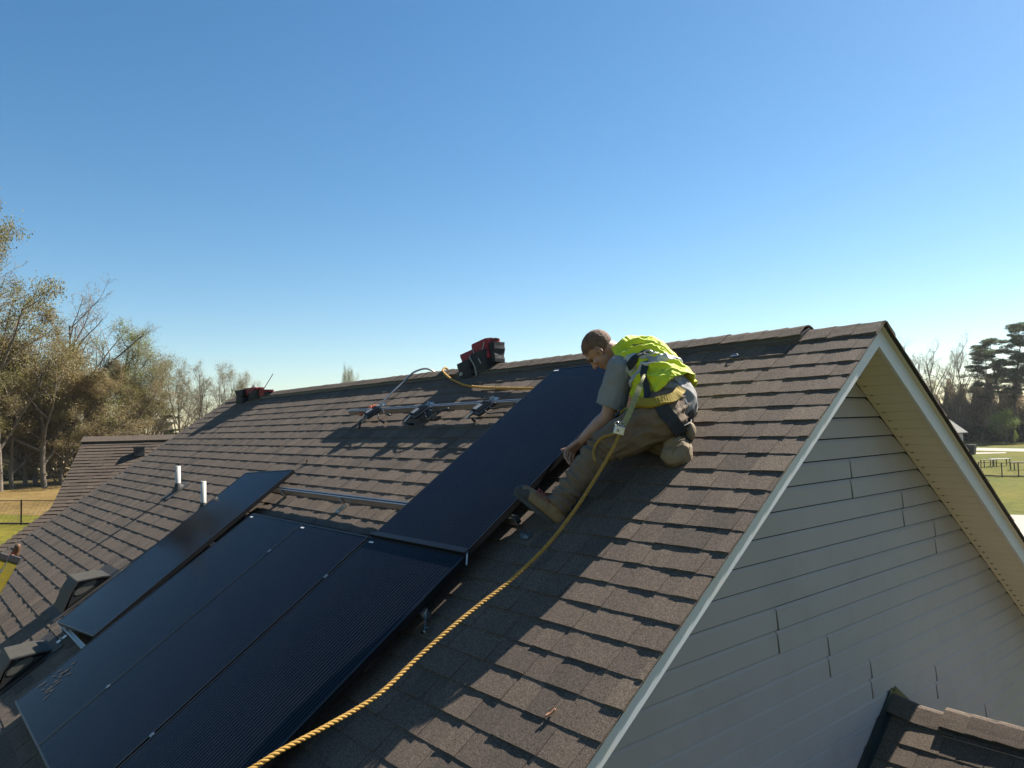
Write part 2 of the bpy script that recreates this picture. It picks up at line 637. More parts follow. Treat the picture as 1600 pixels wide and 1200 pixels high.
def size_key(pc):
    c = S((pc[0] + pc[1]) / 2, pc[2] - 0.07)
    d = (c - CAM)
    z = d.dot(FW)
    if z < 0.3:
        return 1e9
    x = 800 + 1163 * d.dot(RT) / z
    y = 600 - 1163 * d.dot(UP) / z
    on = -20 < x < 1620 and -20 < y < 1220
    um = (pc[0] + pc[1]) / 2
    hid = (-4.4 < um < -1.37 and 2.42 < pc[2] < 4.42) or (-2.36 < um < -1.37 and 0.45 < pc[2] < 2.4)
    if not on or hid:
        return 1e6 + z
    return z / math.sqrt(pc[1] - pc[0])


pieces.sort(key=size_key)
for pc in pieces[:300]:
    q = MB()
    shingle_piece(q, pc[0], pc[1], pc[2], pc[3], pc[4], pc[5])
    q.build('shingle', M['shingle'], deck)
q = MB()
for pc in pieces[300:]:
    shingle_piece(q, *pc[:6])
q.build('shingle_field', M['shingle'], deck, kind='stuff')
q = MB()
for k in range(nrows):          # far slope
    vb = V0 + k * EX
    u = 0.0
    while u > U0:
        u2 = max(U0, u - random.uniform(0.3, 0.9))
        shingle_piece(q, u2 + 0.001, u - 0.001, vb, vb - EX - 0.012, random.choice((0.004, 0.0085)), tint_pick(), n=3, far=True)
        u = u2
q.build('rear_shingle_field', M['shingle'], deck, kind='stuff')
# starter strip that peeps out past the far rake
q = MB()
for k in range(nrows):
    vb = V0 + k * EX + 0.04
    shingle_piece(q, U0 - 0.16, U0 + 0.0, vb, vb - EX - 0.01, 0.002, random.uniform(0.5, 0.9), n=2)
q.build('rake_strip', M['shingle'], deck, kind='stuff')


def cap_piece(mb, x0, x1, half, h0, h1, tint, zoff=0.0, y0=0.0, droop=0.0, axis_r=0.045, thick=0.005, pitch=TH):
    """ridge cap: bent strip across the ridge from x0 to x1; x1 end (towards the gable) raised h1"""
    prof = []
    nseg = 10
    ct, st = math.cos(pitch), math.sin(pitch)
    for i in range(nseg + 1):
        s = -half + 2 * half * i / nseg
        sg = 1 if s > 0 else -1
        aa = abs(s)
        if aa < axis_r:
            z = -0.5 * st * (aa * aa / axis_r + axis_r) * 0.98
            y = s * (ct + (1 - ct) * (1 - aa / axis_r) * 0.5)
        else:
            z = -aa * st
            y = s * ct
        prof.append((y + y0, z + zoff))
    vs = []
    for x, h in ((x0, h0), (x1, h1)):
        for y, z in prof:
            jit = random.uniform(-0.001, 0.001)
            vs.append((x, y, z + h + jit))
    for x, h in ((x0, h0), (x1, h1)):
        for y, z in prof:
            vs.append((x, y, z + h - thick))
    m = nseg + 1
    fs = []
    for i in range(nseg):
        fs.append((i, m + i, m + i + 1, i + 1))
        fs.append((2 * m + i, 2 * m + i + 1, 3 * m + i + 1, 3 * m + i))
        fs.append((m + i, 3 * m + i, 3 * m + i + 1, m + i + 1))
        fs.append((i, i + 1, 2 * m + i + 1, 2 * m + i))
    for e in (0, nseg):
        fs.append((e, 2 * m + e, 3 * m + e, m + e) if e == 0 else (e, m + e, 3 * m + e, 2 * m + e))
    mb.add(vs, fs, tint)


ridge = MB()
ridge.box((U0 + 0.02, -0.004, -0.03), (-0.02, 0.004, -0.012))
ridge_o = ridge.build('ridge', M['shingle_edge'], house)
# plain caps at both ends
for i, x in enumerate((-0.44, -0.30, -0.155)):
    q = MB()
    cap_piece(q, x - 0.02, (-0.30, -0.155, -0.001)[i] + (0.006 if i < 2 else 0), 0.152, 0.010, 0.017, random.uniform(0.35, 0.6))
    q.build('cap_shingle', M['shingle'], ridge_o)
for i, x in enumerate((-10.66, -10.5, -10.35, -10.2, -10.05, -9.9, -9.75)):
    q = MB()
    cap_piece(q, x, x + 0.158, 0.152, 0.010, 0.017, random.uniform(0.35, 0.7))
    q.build('cap_shingle', M['shingle'], ridge_o)
# raised vent with its caps
vb_ = MB()
vx0, vx1 = -9.6, -0.47
for sg in (-1, 1):
    for (ya, yb, zt, zb) in ((0.0, 0.130, 0.038, 0.002),):
        vs = []
        for x in (vx0, vx1):
            vs += [(x, sg * ya * CT, 0.014), (x, sg * yb * CT, -yb * ST + zt), (x, sg * yb * CT, -yb * ST + zb), (x, sg * ya * CT, zb)]
        vb_.add(vs, [(0, 1, 5, 4), (1, 2, 6, 5), (2, 3, 7, 6), (0, 3, 2, 1), (4, 5, 6, 7)])
vb_.build('ridge_vent', M['blackplastic'], ridge_o)
x = vx0
while x < vx1 - 0.02:
    x2 = min(x + 0.1425, vx1 + 0.006)
    q = MB()
    hh = random.uniform(-0.0015, 0.003)
    cap_piece(q, x - 0.02, x2 + 0.006, 0.150 + random.uniform(-0.003, 0.003), 0.046 + hh, 0.052 + hh, random.uniform(0.3, 0.75), axis_r=0.075)
    q.build('cap_shingle', M['shingle'], ridge_o)
    x = x2

# rake boards (fascia), both gable ends
for gx, sgx in ((-0.045, 1), (U0 + 0.045, -1)):
    for sg in (-1, 1):
        q = MB()
        t0, t1 = 0.018, 0.120
        pts = []
        for (v, h) in ((0, -t0), (VE + 0.02, -t0), (VE + 0.02, -t1), (0, -t1)):
            if v == 0:
                p = Vector((0, 0, h / CT))
            else:
                p = S(0, v, h)
            pts.append((p.y * (-sg), p.z))
        if sg == 1:
            pts = [(-y * 1, z) for y, z in pts]
        pts = [(abs(y) * sg, z) for y, z in pts]
        xf, xb = gx, gx - 0.022 * sgx
        vs = [(xf, y, z) for y, z in pts] + [(xb, y, z) for y, z in pts]
        q.add(vs, [(0, 1, 2, 3), (7, 6, 5, 4), (0, 4, 5, 1), (1, 5, 6, 2), (2, 6, 7, 3), (3, 7, 4, 0)])
        q.build('rake_board', M['fascia'], house)
        # drip overhang between board and shingles; its cream colour stands for warm bounced light
        q = MB()
        pts2 = []
        for (v, h) in ((0, -0.011), (VE, -0.011), (VE, -0.017), (0, -0.017)):
            p = Vector((0, 0, h / CT)) if v == 0 else S(0, v, h)
            pts2.append((abs(p.y) * sg, p.z))
        xa, xb2 = gx - 0.015 * sgx, gx + 0.022 * sgx
        vs = [(xa, y, z) for y, z in pts2] + [(xb2, y, z) for y, z in pts2]
        q.add(vs, [(0, 1, 5, 4), (1, 2, 6, 5), (2, 3, 7, 6), (3, 0, 4, 7), (0, 3, 2, 1), (4, 5, 6, 7)])
        q.build('drip_edge', M['soffit'], house)

# soffits: grooved vinyl pieces, three grooves to a piece
def soffit_piece(mb, v0, v1, xa, xb, sg, depth=-0.112):
    n = int(round((v1 - v0) / 0.1))
    prof = []
    for i in range(n):
        s0 = v0 + i * 0.1
        prof += [(s0, 0.005), (s0 + 0.006, 0.0), (s0 + 0.094, 0.0), (s0 + 0.1, 0.005)]
    vs = []
    for x in (xa, xb):
        for v, g in prof:
            p = S(0, v, depth + g)
            vs.append((x, abs(p.y) * sg, p.z))
    m = len(prof)
    fs = [(i, i + 1, m + i + 1, m + i) for i in range(m - 1)]
    if sg > 0:
        fs = [f[::-1] for f in fs]
    mb.add(vs, fs)


sof = MB()
for sg in (-1, 1):
    sof.box((-10.3, 0.1, -0.1), (-10.29, 0.11, -0.09)) if False else None
vtop = 0.08
for sg in (1, -1):
    v = vtop
    host = None
    for i in range(16):
        q = MB()
        soffit_piece(q, v + 0.0008, v + 0.3, WALLX + 0.01, -0.066, sg)
        if host is None:
            host = q.build('soffit', M['soffit'], house)
        else:
            q.build('soffit_panel', M['soffit'], host)
        v += 0.3
    # channel along the wall
    q = MB()
    pts = []
    for (vv, h) in ((0.05, -0.118), (VE - 0.1, -0.118), (VE - 0.1, -0.127), (0.05, -0.127)):
        p = S(0, vv, h)
        pts.append((abs(p.y) * sg, p.z))
    xa, xb = WALLX + 0.014, WALLX + 0.040
    vs = [(xa, y, z) for y, z in pts] + [(xb, y, z) for y, z in pts]
    q.add(vs, [(0, 1, 5, 4), (1, 2, 6, 5), (2, 3, 7, 6), (3, 0, 4, 7), (0, 3, 2, 1), (4, 5, 6, 7)])
    q.build('channel', M['soffit'], host)
    q = MB()
    v = vtop + 0.1
    while v < 4.6:
        p = S(0, v, -0.1165)
        c = Vector((WALLX + 0.052, abs(p.y) * sg, p.z))
        q.bar(c + Vector((-0.008, 0, 0)), c + Vector((0.006, 0, 0)), 0.011, 0.004)
        v += 0.1
    q.build('vent_slot', M['dark'], host, kind='stuff')

# walls
b = MB()
zb = GZ
wy = 4.0 - 0.25
zw = -(wy) * math.tan(TH) - 0.14
for gx in (WALLX - 0.012, U0 + 0.34):
    pts = [(0, -0.15), (wy, zw), (wy, zb), (-wy, zb), (-wy, zw)]
    x2 = gx - 0.1 if gx > -5 else gx + 0.1
    vs = [(gx, y, z) for y, z in pts] + [(x2, y, z) for y, z in pts]
    n = 5
    fs = [tuple(range(n)), tuple(range(n, 2 * n))[::-1]] + [(i, i + n, (i + 1) % n + n, (i + 1) % n) for i in range(n)]
    b.add(vs, fs)
for sg in (-1, 1):
    b.box((U0 + 0.44, sg * wy - 0.05, zb), (WALLX - 0.112, sg * wy + 0.05, zw))
wall = b.build('gable_wall', M['dark'], house)

LAP = 0.1262
rowh = 2 * LAP
ZB0 = -0.811
seams = {0: [0.16], 1: [0.885], 2: [1.405], 3: [-0.76], 4: [-0.22], 5: [0.30], 6: [1.29], 7: [-1.6], 8: [2.2], 9: [-0.4], 10: [-2.2, 1.8], 11: [0.6], 12: [-1.2, 2.6], 13: [0.1]}


def ylim(z):
    return max(0.0, (-z - 0.118 / CT) / math.tan(TH)) + 0.0


for r_ in range(-2, 19):
    zt = ZB0 - rowh * r_
    if zt - rowh < zb + 0.2:
        break
    cuts = seams.get(r_, [])
    if r_ > 13:
        cuts = [random.uniform(-2, 2)]
    edges = [-99] + list(cuts) + [99]
    for j in range(len(edges) - 1):
        e0, e1 = edges[j], edges[j + 1]
        q = MB()
        for l in range(2):
            z1 = zt - l * LAP
            z0 = z1 - LAP
            lim1, lim0 = min(ylim(z1), wy), min(ylim(z0), wy)
            lift = 0.0035 if j > 0 else 0.0
            x_top, x_bot = WALLX + 0.001, WALLX + 0.0125

            def clampy(y, lim):
                return max(-lim, min(lim, y))
            ya1, yb1 = clampy(e0 + (-0.012 if j > 0 else 0), lim1), clampy(e1 - 0.0, lim1)
            ya0, yb0 = clampy(e0 + (0.012 if j > 0 else 0), lim0), clampy(e1 + 0.0, lim0)
            if yb0 - ya0 < 0.01:
                continue
            z1 -= 0.0058
            zm = z1 - LAP * 0.14
            xm = x_top + (x_bot - x_top) * 0.55
            lm = min(ylim(zm), wy)
            yam, ybm = clampy(e0, lm), clampy(e1, lm)
            g = 0.0035 if j > 0 else 0.0
            vs = [(x_top + lift, ya1, z1), (x_top, yb1, z1),
                  (xm + lift, yam + g, zm), (xm, ybm, zm),
                  (x_bot + lift, ya0 + g, z0 + 0.002), (x_bot, yb0, z0 + 0.002),
                  (WALLX - 0.010, ya0 + g, z0 + 0.003), (WALLX - 0.010, yb0, z0 + 0.003),
                  (WALLX - 0.006, yam + g, zm), (WALLX - 0.006, ya0 + g, z0)]
            q.add(vs, [(0, 2, 3, 1), (2, 4, 5, 3), (4, 6, 7, 5), (0, 8, 2), (2, 8, 9, 4)])
        if q.v:
            q.build('siding_plank', M['siding'], wall)
# eave walls' siding: joined, seen from nowhere near
q = MB()
for sg in (-1, 1):
    z1 = zw
    while z1 > zb + 0.2:
        q.add([(U0 + 0.34, sg * (wy + 0.052), z1), (WALLX, sg * (wy + 0.052), z1), (WALLX, sg * (wy + 0.065), z1 - LAP), (U0 + 0.34, sg * (wy + 0.065), z1 - LAP)], [(0, 1, 2, 3)])
        z1 -= LAP
q.build('eave_siding', M['siding'], wall, kind='stuff')
# eave boards
for sg in (-1, 1):
    q = MB()
    q.box((U0 + 0.07, sg * (yE + 0.002) - (0.02 if sg < 0 else 0), zE - 0.16), (-0.07, sg * (yE + 0.002) + (0.02 if sg > 0 else 0), zE - 0.02))
    q.build('eave_board', M['fascia'], house)
    q = MB()
    ya, yb = sorted((sg * (wy + 0.05), sg * yE))
    q.box((U0 + 0.07, ya, zE - 0.15), (-0.07, yb, zE - 0.14))
    q.build('eave_soffit', M['soffit'], house)

# lower roof against the gable wall
LY, LZ = 0.59, -2.40
porch = thing('porch_roof', 'low shingled porch roof meeting the taupe gable wall with green edge flashing', 'roof', Vector((0.8, LY, GZ)))
b = MB()
LV = 2.6
for sg in (-1, 1):
    vs = []
    for x in (WALLX + 0.02, 3.2):
        vs += [(x, LY, LZ - 0.012), (x, LY + sg * LV * CT, LZ - LV * ST - 0.012), (x, LY + sg * LV * CT, LZ - LV * ST - 0.09), (x, LY, LZ - 0.09)]
    b.add(vs, [(0, 1, 5, 4), (1, 2, 6, 5), (2, 3, 7, 6), (0, 3, 2, 1), (4, 5, 6, 7)])
pdeck = b.build('roof_deck', M['shingle_edge'], porch)


def place_low(mb):
    mb.v = [(x, y + LY, z + LZ) for x, y, z in mb.v]


for far in (False, True):
    fieldq = MB()
    for k in range(int(LV / EX)):
        vb = 0.16 + k * EX
        u = WALLX + 0.022
        thick = k % 2 == 0
        while u < 3.2:
            w = random.uniform(0.09, 0.25)
            q = MB() if (not far and u < 0.8 and vb < 1.4) else fieldq
            q2 = MB()
            shingle_piece(q2, u + 0.001, min(3.2, u + w) - 0.001, vb, vb - EX - 0.01, 0.008 if thick else 0.0038, tint_pick(), far=far)
            place_low(q2)
            if q is fieldq:
                fieldq.add(q2.v, q2.f)
                fieldq.t[-len(q2.f):] = q2.t
            else:
                q2.build('shingle', M['shingle'], pdeck)
            thick = not thick
            u += w
    fieldq.build('shingle_field', M['shingle'], pdeck, kind='stuff')
x = WALLX + 0.02
i = 0
while x < 3.1:
    x2 = x + (0.17 if i == 0 else 0.1425)
    q = MB()
    up = 0.030 if x > -0.03 else 0.0
    # laid from the wall outwards, first one bent up onto the wall
    cap_piece(q, x, x2 + 0.01, 0.155 if up else 0.150, 0.016 + up + (0.032 if i == 0 else 0), 0.010 + up + (0.004 if i == 0 else 0), random.uniform(0.4, 0.8), zoff=LZ, y0=LY)
    q.build('cap_shingle', M['shingle'], pdeck)
    x = x2
    i += 1
q = MB()
for sg in (-1, 1):
    vs = []
    for xx in (0.0, 3.1):
        for (yy, zt, zb_) in ((0.0, 0.030, 0.002), (0.14, 0.030, 0.002)):
            vs += [(xx, LY + sg * yy * CT, LZ - yy * ST + zt), (xx, LY + sg * yy * CT, LZ - yy * ST + zb_)]
    q.add(vs, [(0, 2, 6, 4), (2, 3, 7, 6), (0, 1, 3, 2), (4, 6, 7, 5)])
q.build('ridge_vent', M['blackplastic'], pdeck)
q = MB()
a_ = S(0.02, 0.175, 0.016)
b_ = S(3.1, 0.175, 0.016)
q.bar((a_.x, a_.y + LY, a_.z + LZ), (b_.x, b_.y + LY, b_.z + LZ), 0.006, 0.003)
q.build('vent_trim', M['alu'], pdeck)
q = MB()
for sg in (-1, 1):
    for (vv0, vv1) in ((-0.01, LV),):
        p0 = Vector((WALLX + 0.017, LY, LZ + 0.045))
        p1 = Vector((WALLX + 0.017, LY + sg * LV * CT, LZ - LV * ST + 0.045))
        q.bar(p0, p1, 0.004, 0.09, up=Vector((0, sg * ST, CT)))
        p0 = Vector((WALLX + 0.03, LY, LZ + 0.012))
        p1 = Vector((WALLX + 0.03, LY + sg * LV * CT, LZ - LV * ST + 0.012))
        q.bar(p0, p1, 0.03, 0.005, up=Vector((0, sg * ST, CT)))
q.build('flashing', M['flash'], porch)
q = MB()
q.box((WALLX + 0.02, LY - 1.9, GZ), (3.0, LY + 1.9, LZ - LV * ST - 0.0))
q.build('porch_wall', M['siding'], porch)

# ------------------------------------------------------------ neighbouring house with shingle roof, far left
NB0 = Vector((-22.807, -0.034, -0.715))
NBa = Vector((0.50202, 0.86486, 0))
NBd = Vector((0.715475, -0.41531, -0.561795))
NBn = Vector((0.485871, -0.282032, 0.827277))
nb = thing('neighbouring_house', 'low brown roofed house beyond the far rake, seen end on before the trees', 'house', Vector((-20, 2, GZ)))
LN = 11.0
b = MB()


def NP(s, d, h=0):
    return NB0 + NBa * s + NBd * d + NBn * h


def nleft(d):
    return 0.05 * d if d < 3.1 else 0.155 - 0.5 * (d - 3.1)


back_d = Vector((-NBd.x, -NBd.y, NBd.z))
vs = [NP(0, 0), NP(LN, 0), NP(LN, 5.2), NP(nleft(5.2), 5.2), NP(nleft(3.1), 3.1)]
vs = [v - NBn * 0.02 for v in vs]
vs2 = [v - NBn * 0.12 for v in vs]
n = 5
b.add(vs + vs2, [tuple(range(n))[::-1], tuple(range(n, 2 * n))] + [(i, (i + 1) % n, (i + 1) % n + n, i + n) for i in range(n)])
bk = [NB0 + back_d * d + NBa * s for s, d in ((0, 0), (LN, 0), (LN, 5), (0, 5))]
b.add([v - Vector((0, 0, 0.02)) for v in bk] + [v - Vector((0, 0, 0.12)) for v in bk], [(0, 1, 2, 3), (7, 6, 5, 4), (0, 3, 7, 4), (3, 2, 6, 7), (2, 1, 5, 6)])
nroof = b.build('roof', M['shingle_edge'], nb)
q = MB()
k = 0
while k * EX < 5.1:
    d1 = (k + 1) * EX
    s = nleft(d1)
    while s < 8.0:
        w = random.uniform(0.12, 0.4)
        tt = random.uniform(0.15, 0.5) if (int(s * 1.7) + k // 6) % 3 else random.uniform(0.3, 0.6)
        hb = random.choice((0.008, 0.016))
        q.add([NP(s, d1 - EX - 0.01, -0.004), NP(s, d1, hb), NP(s + w - 0.004, d1, hb), NP(s + w - 0.004, d1 - EX - 0.01, -0.004), NP(s, d1, -0.02), NP(s + w, d1, -0.02)],
              [(0, 1, 2, 3), (1, 4, 5, 2)], tt)
        s += w
    k += 1
q.build('shingle_field', M['nshingle'], nroof, kind='stuff')
q = MB()
q.bar(NP(-0.02, 0.02, 0.03), NP(LN, 0.02, 0.03), 0.26, 0.05, up=NBn, tint=0.8)
q.build('ridge_cap', M['nshingle'], nroof)
q = MB()
for s, d in ((1.72, 0.82),):
    q.box((-0.12, -0.12, -0.02), (0.12, 0.12, 0.22), Matrix.Translation(NP(s, d)))
    q.box((-0.15, -0.15, 0.22), (0.15, 0.15, 0.25), Matrix.Translation(NP(s, d)))
q.build('roof_vent', M['blackplastic'], nroof)
q = MB()
c0, c1 = NP(0.6, 5.0), NP(LN - 0.4, 5.0)
e0, e1 = NB0 + back_d * 4.6 + NBa * 0.6, NB0 + back_d * 4.6 + NBa * (LN - 0.4)
base = [Vector((p.x, p.y, GZ)) for p in (c0, c1, e1, e0)]
topz = c0.z - 0.1
q.add(base + [Vector((p.x, p.y, topz)) for p in base], [(0, 1, 5, 4), (1, 2, 6, 5), (2, 3, 7, 6), (3, 0, 4, 7)])
for s in (0.6, LN - 0.4):
    a1, a2, a3 = NP(s, 0.15, -0.12), NP(s, 5.0), NB0 + back_d * 4.6 + NBa * s
    a2, a3 = Vector((a2.x, a2.y, topz)), Vector((a3.x, a3.y, topz))
    q.add([a1, a2, a3], [(0, 1, 2)])
q.build('wall', M['white'], nb)

# ------------------------------------------------------------ solar panels
def solar_panel(uc, vc, w, l, h, rot, label, clips=(), group='black solar panels'):
    Mx = ROOFM @ Matrix.Translation(Vector((uc, -vc, h))) @ Matrix.Rotation(rot, 4, 'Z')
    r = thing('solar_panel', label, 'solar panel', Mx, group)
    f = MB()
    t_, d = 0.011, 0.035
    W, L = w / 2, l / 2
    f.box((-W, -L, -d), (-W + t_, L, 0))
    f.box((W - t_, -L, -d), (W, L, 0))
    f.box((-W + t_, -L, -d), (W - t_, -L + t_, 0))
    f.box((-W + t_, L - t_, -d), (W - t_, L, 0))
    fr = f.build('frame', M['blackmetal'], r, world=False)
    g = MB()
    g.box((-W + t_, -L + t_, -0.009), (W - t_, L - t_, -0.0025))
    g.build('glass', M['cells'], r, world=False)
    g = MB()
    g.box((-W + t_, -L + t_, -0.013), (W - t_, L - t_, -0.0095))
    g.build('backsheet', M['blackplastic'], r, world=False)
    for (x0, y0, x1, y1) in clips:
        g = MB()
        g.box((x0, y0, 0.0005), (x1, y1, 0.002))
        g.build('sticker', M['label'], r, world=False)
    return r


PH = 0.13
pw, pl = 0.995, 2.03
solar_panel(-3.905, 3.425, 0.985, pl, PH, 0, 'dusty solar panel at the left end of the lower row of three', [(-0.45, 0.965, -0.40, 0.978)])
solar_panel(-2.912, 3.425, 0.985, pl, PH, 0, 'middle solar panel of the lower row of three', [(-0.45, 0.965, -0.40, 0.978)])
solar_panel(-1.882, 3.425, 1.02, pl, PH, 0, 'darkest solar panel at the right end of the lower row, under the yellow rope', [(-0.465, 0.965, -0.415, 0.978)])
pa = solar_panel(-1.870, 1.40, 0.99, 1.955, PH + 0.012, 0, 'solar panel reaching to the ridge, its edge held by the kneeling worker', [(-0.47, 0.935, -0.42, 0.948)])
solar_panel(-5.04, 2.885, 0.965, 2.03, PH + 0.004, R(6.0), 'crooked solar panel left of the lower row, beside the roof vents', [])


def reflect_rail(name, label, u0, u1, v, h0, h1):
    Mx = ROOFM @ Matrix.Translation(Vector((u0, -v, 0)))
    r = thing(name, label, 'rail', Mx, 'aluminium mounting rails')
    L = u1 - u0
    q = MB()
    w = 0.034
    q.box((0, -w / 2, h0), (L, w / 2, h0 + 0.006))
    q.box((0, -w / 2, h0 + 0.006), (L, -w / 2 + 0.003, h1))
    q.box((0, w / 2 - 0.003, h0 + 0.006), (L, w / 2, h1))
    q.box((0, -w / 2 + 0.003, h1 - 0.006), (L, -0.006, h1))
    q.box((0, 0.006, h1 - 0.006), (L, w / 2 - 0.003, h1))
    q.box((0, -w / 2 + 0.003, (h0 + h1) / 2 - 0.002), (L, w / 2 - 0.003, (h0 + h1) / 2 + 0.002))
    q.build('rail_profile', M['alu'], r, world=False)
    return r, L


def foot(r, x):
    q = MB()
    q.box((x - 0.03, -0.11, 0.006), (x + 0.03, -0.019, 0.012))
    q.box((x - 0.025, -0.026, 0.012), (x + 0.025, -0.019, 0.088))
    q.tube([(x, -0.07, 0.01), (x, -0.07, 0.024)], 0.009, 6)
    q.tube([(x, -0.036, 0.06), (x, -0.018, 0.06)], 0.008, 6)
    q.build('rail_foot', M['steel'], r, world=False)


HR0, HR1 = 0.045, 0.092
r, L = reflect_rail('mounting_rail', 'upper aluminium rail just below the ridge carrying three microinverters', -5.27, -1.30, 0.78, HR0, HR1)
for x in (0.35, 1.57, 2.78):
    foot(r, x)
r, L = reflect_rail('mounting_rail', 'middle aluminium rail running from the crooked panel to the tall panel', -4.85, -1.33, 2.04, HR0, HR1)
for x in (0.3, 1.42):
    foot(r, x)
r, L = reflect_rail('mounting_rail', 'short aluminium rail sticking out under the foot of the crooked panel', -5.6, -4.45, 3.93, HR0, HR1)
for x in (0.25,):
    foot(r, x)
r, L = reflect_rail('mounting_rail', 'aluminium rail hidden under the lower row with its end bracket showing', -5.35, -1.36, 2.78, HR0, HR1)
for x in (0.3, 1.5, 2.7):
    foot(r, x)
q = MB()
q.box((L - 0.005, -0.022, 0.04), (L + 0.004, 0.022, 0.095))
q.box((L + 0.03, -0.085, 0.028), (L + 0.062, -0.045, 0.033))
q.bar((L + 0.0, 0.025, 0.085), (L + 0.035, -0.06, 0.03), 0.009, 0.005)
q.tube([(L + 0.046, -0.068, 0.02), (L + 0.046, -0.068, 0.045)], 0.007, 6)
q.build('end_bracket', M['steel'], r, world=False)
r, L = reflect_rail('mounting_rail', 'lowest aluminium rail under the lower row of panels', -4.3, -1.45, 4.05, HR0, HR1)
for x in (0.3, 1.5):
    foot(r, x)

q = MB()
gr_ = random.Random(4)
Mx = ROOFM @ Matrix.Translation(Vector((-4.16, -4.20, PH + 0.0002)))
for i in range(26):
    cx, cy = gr_.gauss(0, 0.07), gr_.gauss(0, 0.055)
    L_, w_ = gr_.uniform(0.012, 0.04), gr_.uniform(0.004, 0.012)
    a = 1.1 + gr_.gauss(0, 0.3)
    pts = []
    for k in range(8):
        t_ = 2 * math.pi * k / 8
        x_, y_ = L_ * math.cos(t_) * gr_.uniform(0.6, 1.2), w_ * math.sin(t_) * gr_.uniform(0.6, 1.2)
        pts.append(Mx @ Vector((cx + x_ * math.cos(a) - y_ * math.sin(a), cy + x_ * math.sin(a) + y_ * math.cos(a), 0.0001 * i)))
    q.add(pts, [tuple(range(8))])
tag(q.build('dust_smear', simple('dried dust', (0.045, 0.042, 0.036), 0.9), kind='stuff'), 'pale dried smear on the glass at the lower left corner of the lower row', 'smear')

# mid clamps on the seams
k = 0
CLL = ['steel clamp on the left seam of the lower row, high up', 'steel clamp on the left seam of the lower row, half way down', 'steel clamp on the right seam of the lower row, high up', 'steel clamp on the right seam of the lower row, low down']
for (u, v) in ((-3.408, 2.72), (-3.408, 3.98), (-2.406, 2.78), (-2.406, 3.98)):
    q = MB()
    Mx = ROOFM @ Matrix.Translation(Vector((u, -v, PH)))
    r = thing('panel_clamp', CLL[k], 'clamp', Mx, 'steel clamps between panels')
    q.box((-0.012, -0.013, 0.0005), (0.012, 0.013, 0.003))
    q.tube([(0, 0, 0.003), (0, 0, 0.008)], 0.005, 6)
    q.build('clamp_plate', M['steel'], r, world=False)
    k += 1

# black skirt strip at the head of the right-hand lower panel
Mx = ROOFM @ Matrix.Translation(Vector((-2.40, -2.392, PH)))
r = thing('trim_strip', 'black trim strip between the tall panel and the lower row, loose right end', 'trim strip', Mx)
q = MB()
q.box((0, -0.014, -0.02), (1.035, 0.010, 0.018))
q.build('strip', M['blackmetal'], r, world=False)
q = MB()
q.bar((1.035, 0, 0.012), (1.055, -0.055, -0.03), 0.01, 0.004)
q.build('strip_end', M['alu'], r, world=False)

# rail end and feet by the worker's boot
for (u, v, lab) in ((-1.29, 2.10, 'bright steel foot on the shingles in front of the boot sole'),):
    Mx = ROOFM @ Matrix.Translation(Vector((u, -v, 0)))
    r = thing('rail_foot', lab, 'rail foot', Mx)
    q = MB()
    q.box((0.02, -0.018, 0.010), (0.075, 0.018, 0.014))
    q.box((0.02, -0.018, 0.014), (0.024, 0.018, 0.04))
    q.tube([(0.05, 0, 0.014), (0.05, 0, 0.024)], 0.007, 6)
    q.build('foot_plate', M['steel'], r, world=False)

# microinverters
def microinverter(u, v, rot, label, variant):
    Mx = ROOFM @ Matrix.Translation(Vector((u, -v, 0.10))) @ Matrix.Rotation(rot, 4, 'Z')
    r = thing('microinverter', label, 'microinverter', Mx, 'microinverters on the upper rail')
    q = MB()
    q.box((-0.085, -0.125, -0.03), (0.085, 0.06, 0.0))
    o = bevel(q.build('body', M['blackplastic'], r, world=False), 0.012, 3)
    q = MB()
    for i in range(5):
        x = -0.06 + i * 0.03
        q.box((x - 0.004, -0.105, 0.0), (x + 0.004, 0.03, 0.012))
    q.build('cooling_fin', M['blackplastic'], r, world=False)
    q = MB()
    q.box((-0.07, -0.09, 0.0005), (0.0, -0.02, 0.0135), None)
    q.build('face_plate', M['greyplastic'], r, world=False)
    q = MB()
    q.box((-0.05, 0.06, -0.012), (0.05, 0.115, -0.006))
    q.box((-0.012, 0.05, -0.006), (0.012, 0.09, 0.012))
    q.tube([(0, 0.085, -0.006), (0, 0.085, 0.022)], 0.009, 6)
    q.build('bracket', M['steel'], r, world=False)
    for s_, (ex, ey) in enumerate(((0.34, 0.05), (0.25, -0.02), (-0.05, -0.17))):
        pts = []
        st = Vector((0.07, -0.02 - 0.04 * s_, -0.012)) if s_ < 2 else Vector((-0.02, -0.12, -0.012))
        en = Vector((ex, ey, -0.055 if s_ else -0.012))
        for i in range(9):
            f = i / 8
            p = st.lerp(en, f) + Vector((0, 0.03 * math.sin(f * 5 + variant), 0.012 * math.sin(f * math.pi)))
            pts.append(p)
        q = MB()
        q.tube(pts, 0.0045, 6)
        q.tube([pts[-1], pts[-1] + (pts[-1] - pts[-2]).normalized() * 0.06], 0.011, 8)
        q.build('cable', M['blackplastic'], r, world=False, smooth=True)
    q = MB()
    q.tube([(-0.02, -0.12, 0.004), (-0.045, -0.19, -0.02)], 0.008, 6)
    q.build('connector', M['alu'], r, world=False)
    return r


microinverter(-4.68, 0.80, R(-18), 'microinverter at the left end of the upper rail, under the orange cord', 0.0)
microinverter(-3.78, 0.84, R(-12), 'middle microinverter on the upper rail, below the tool bag', 1.3)
microinverter(-2.86, 0.83, R(-14), 'right microinverter on the upper rail, next to the tall panel', 2.6)

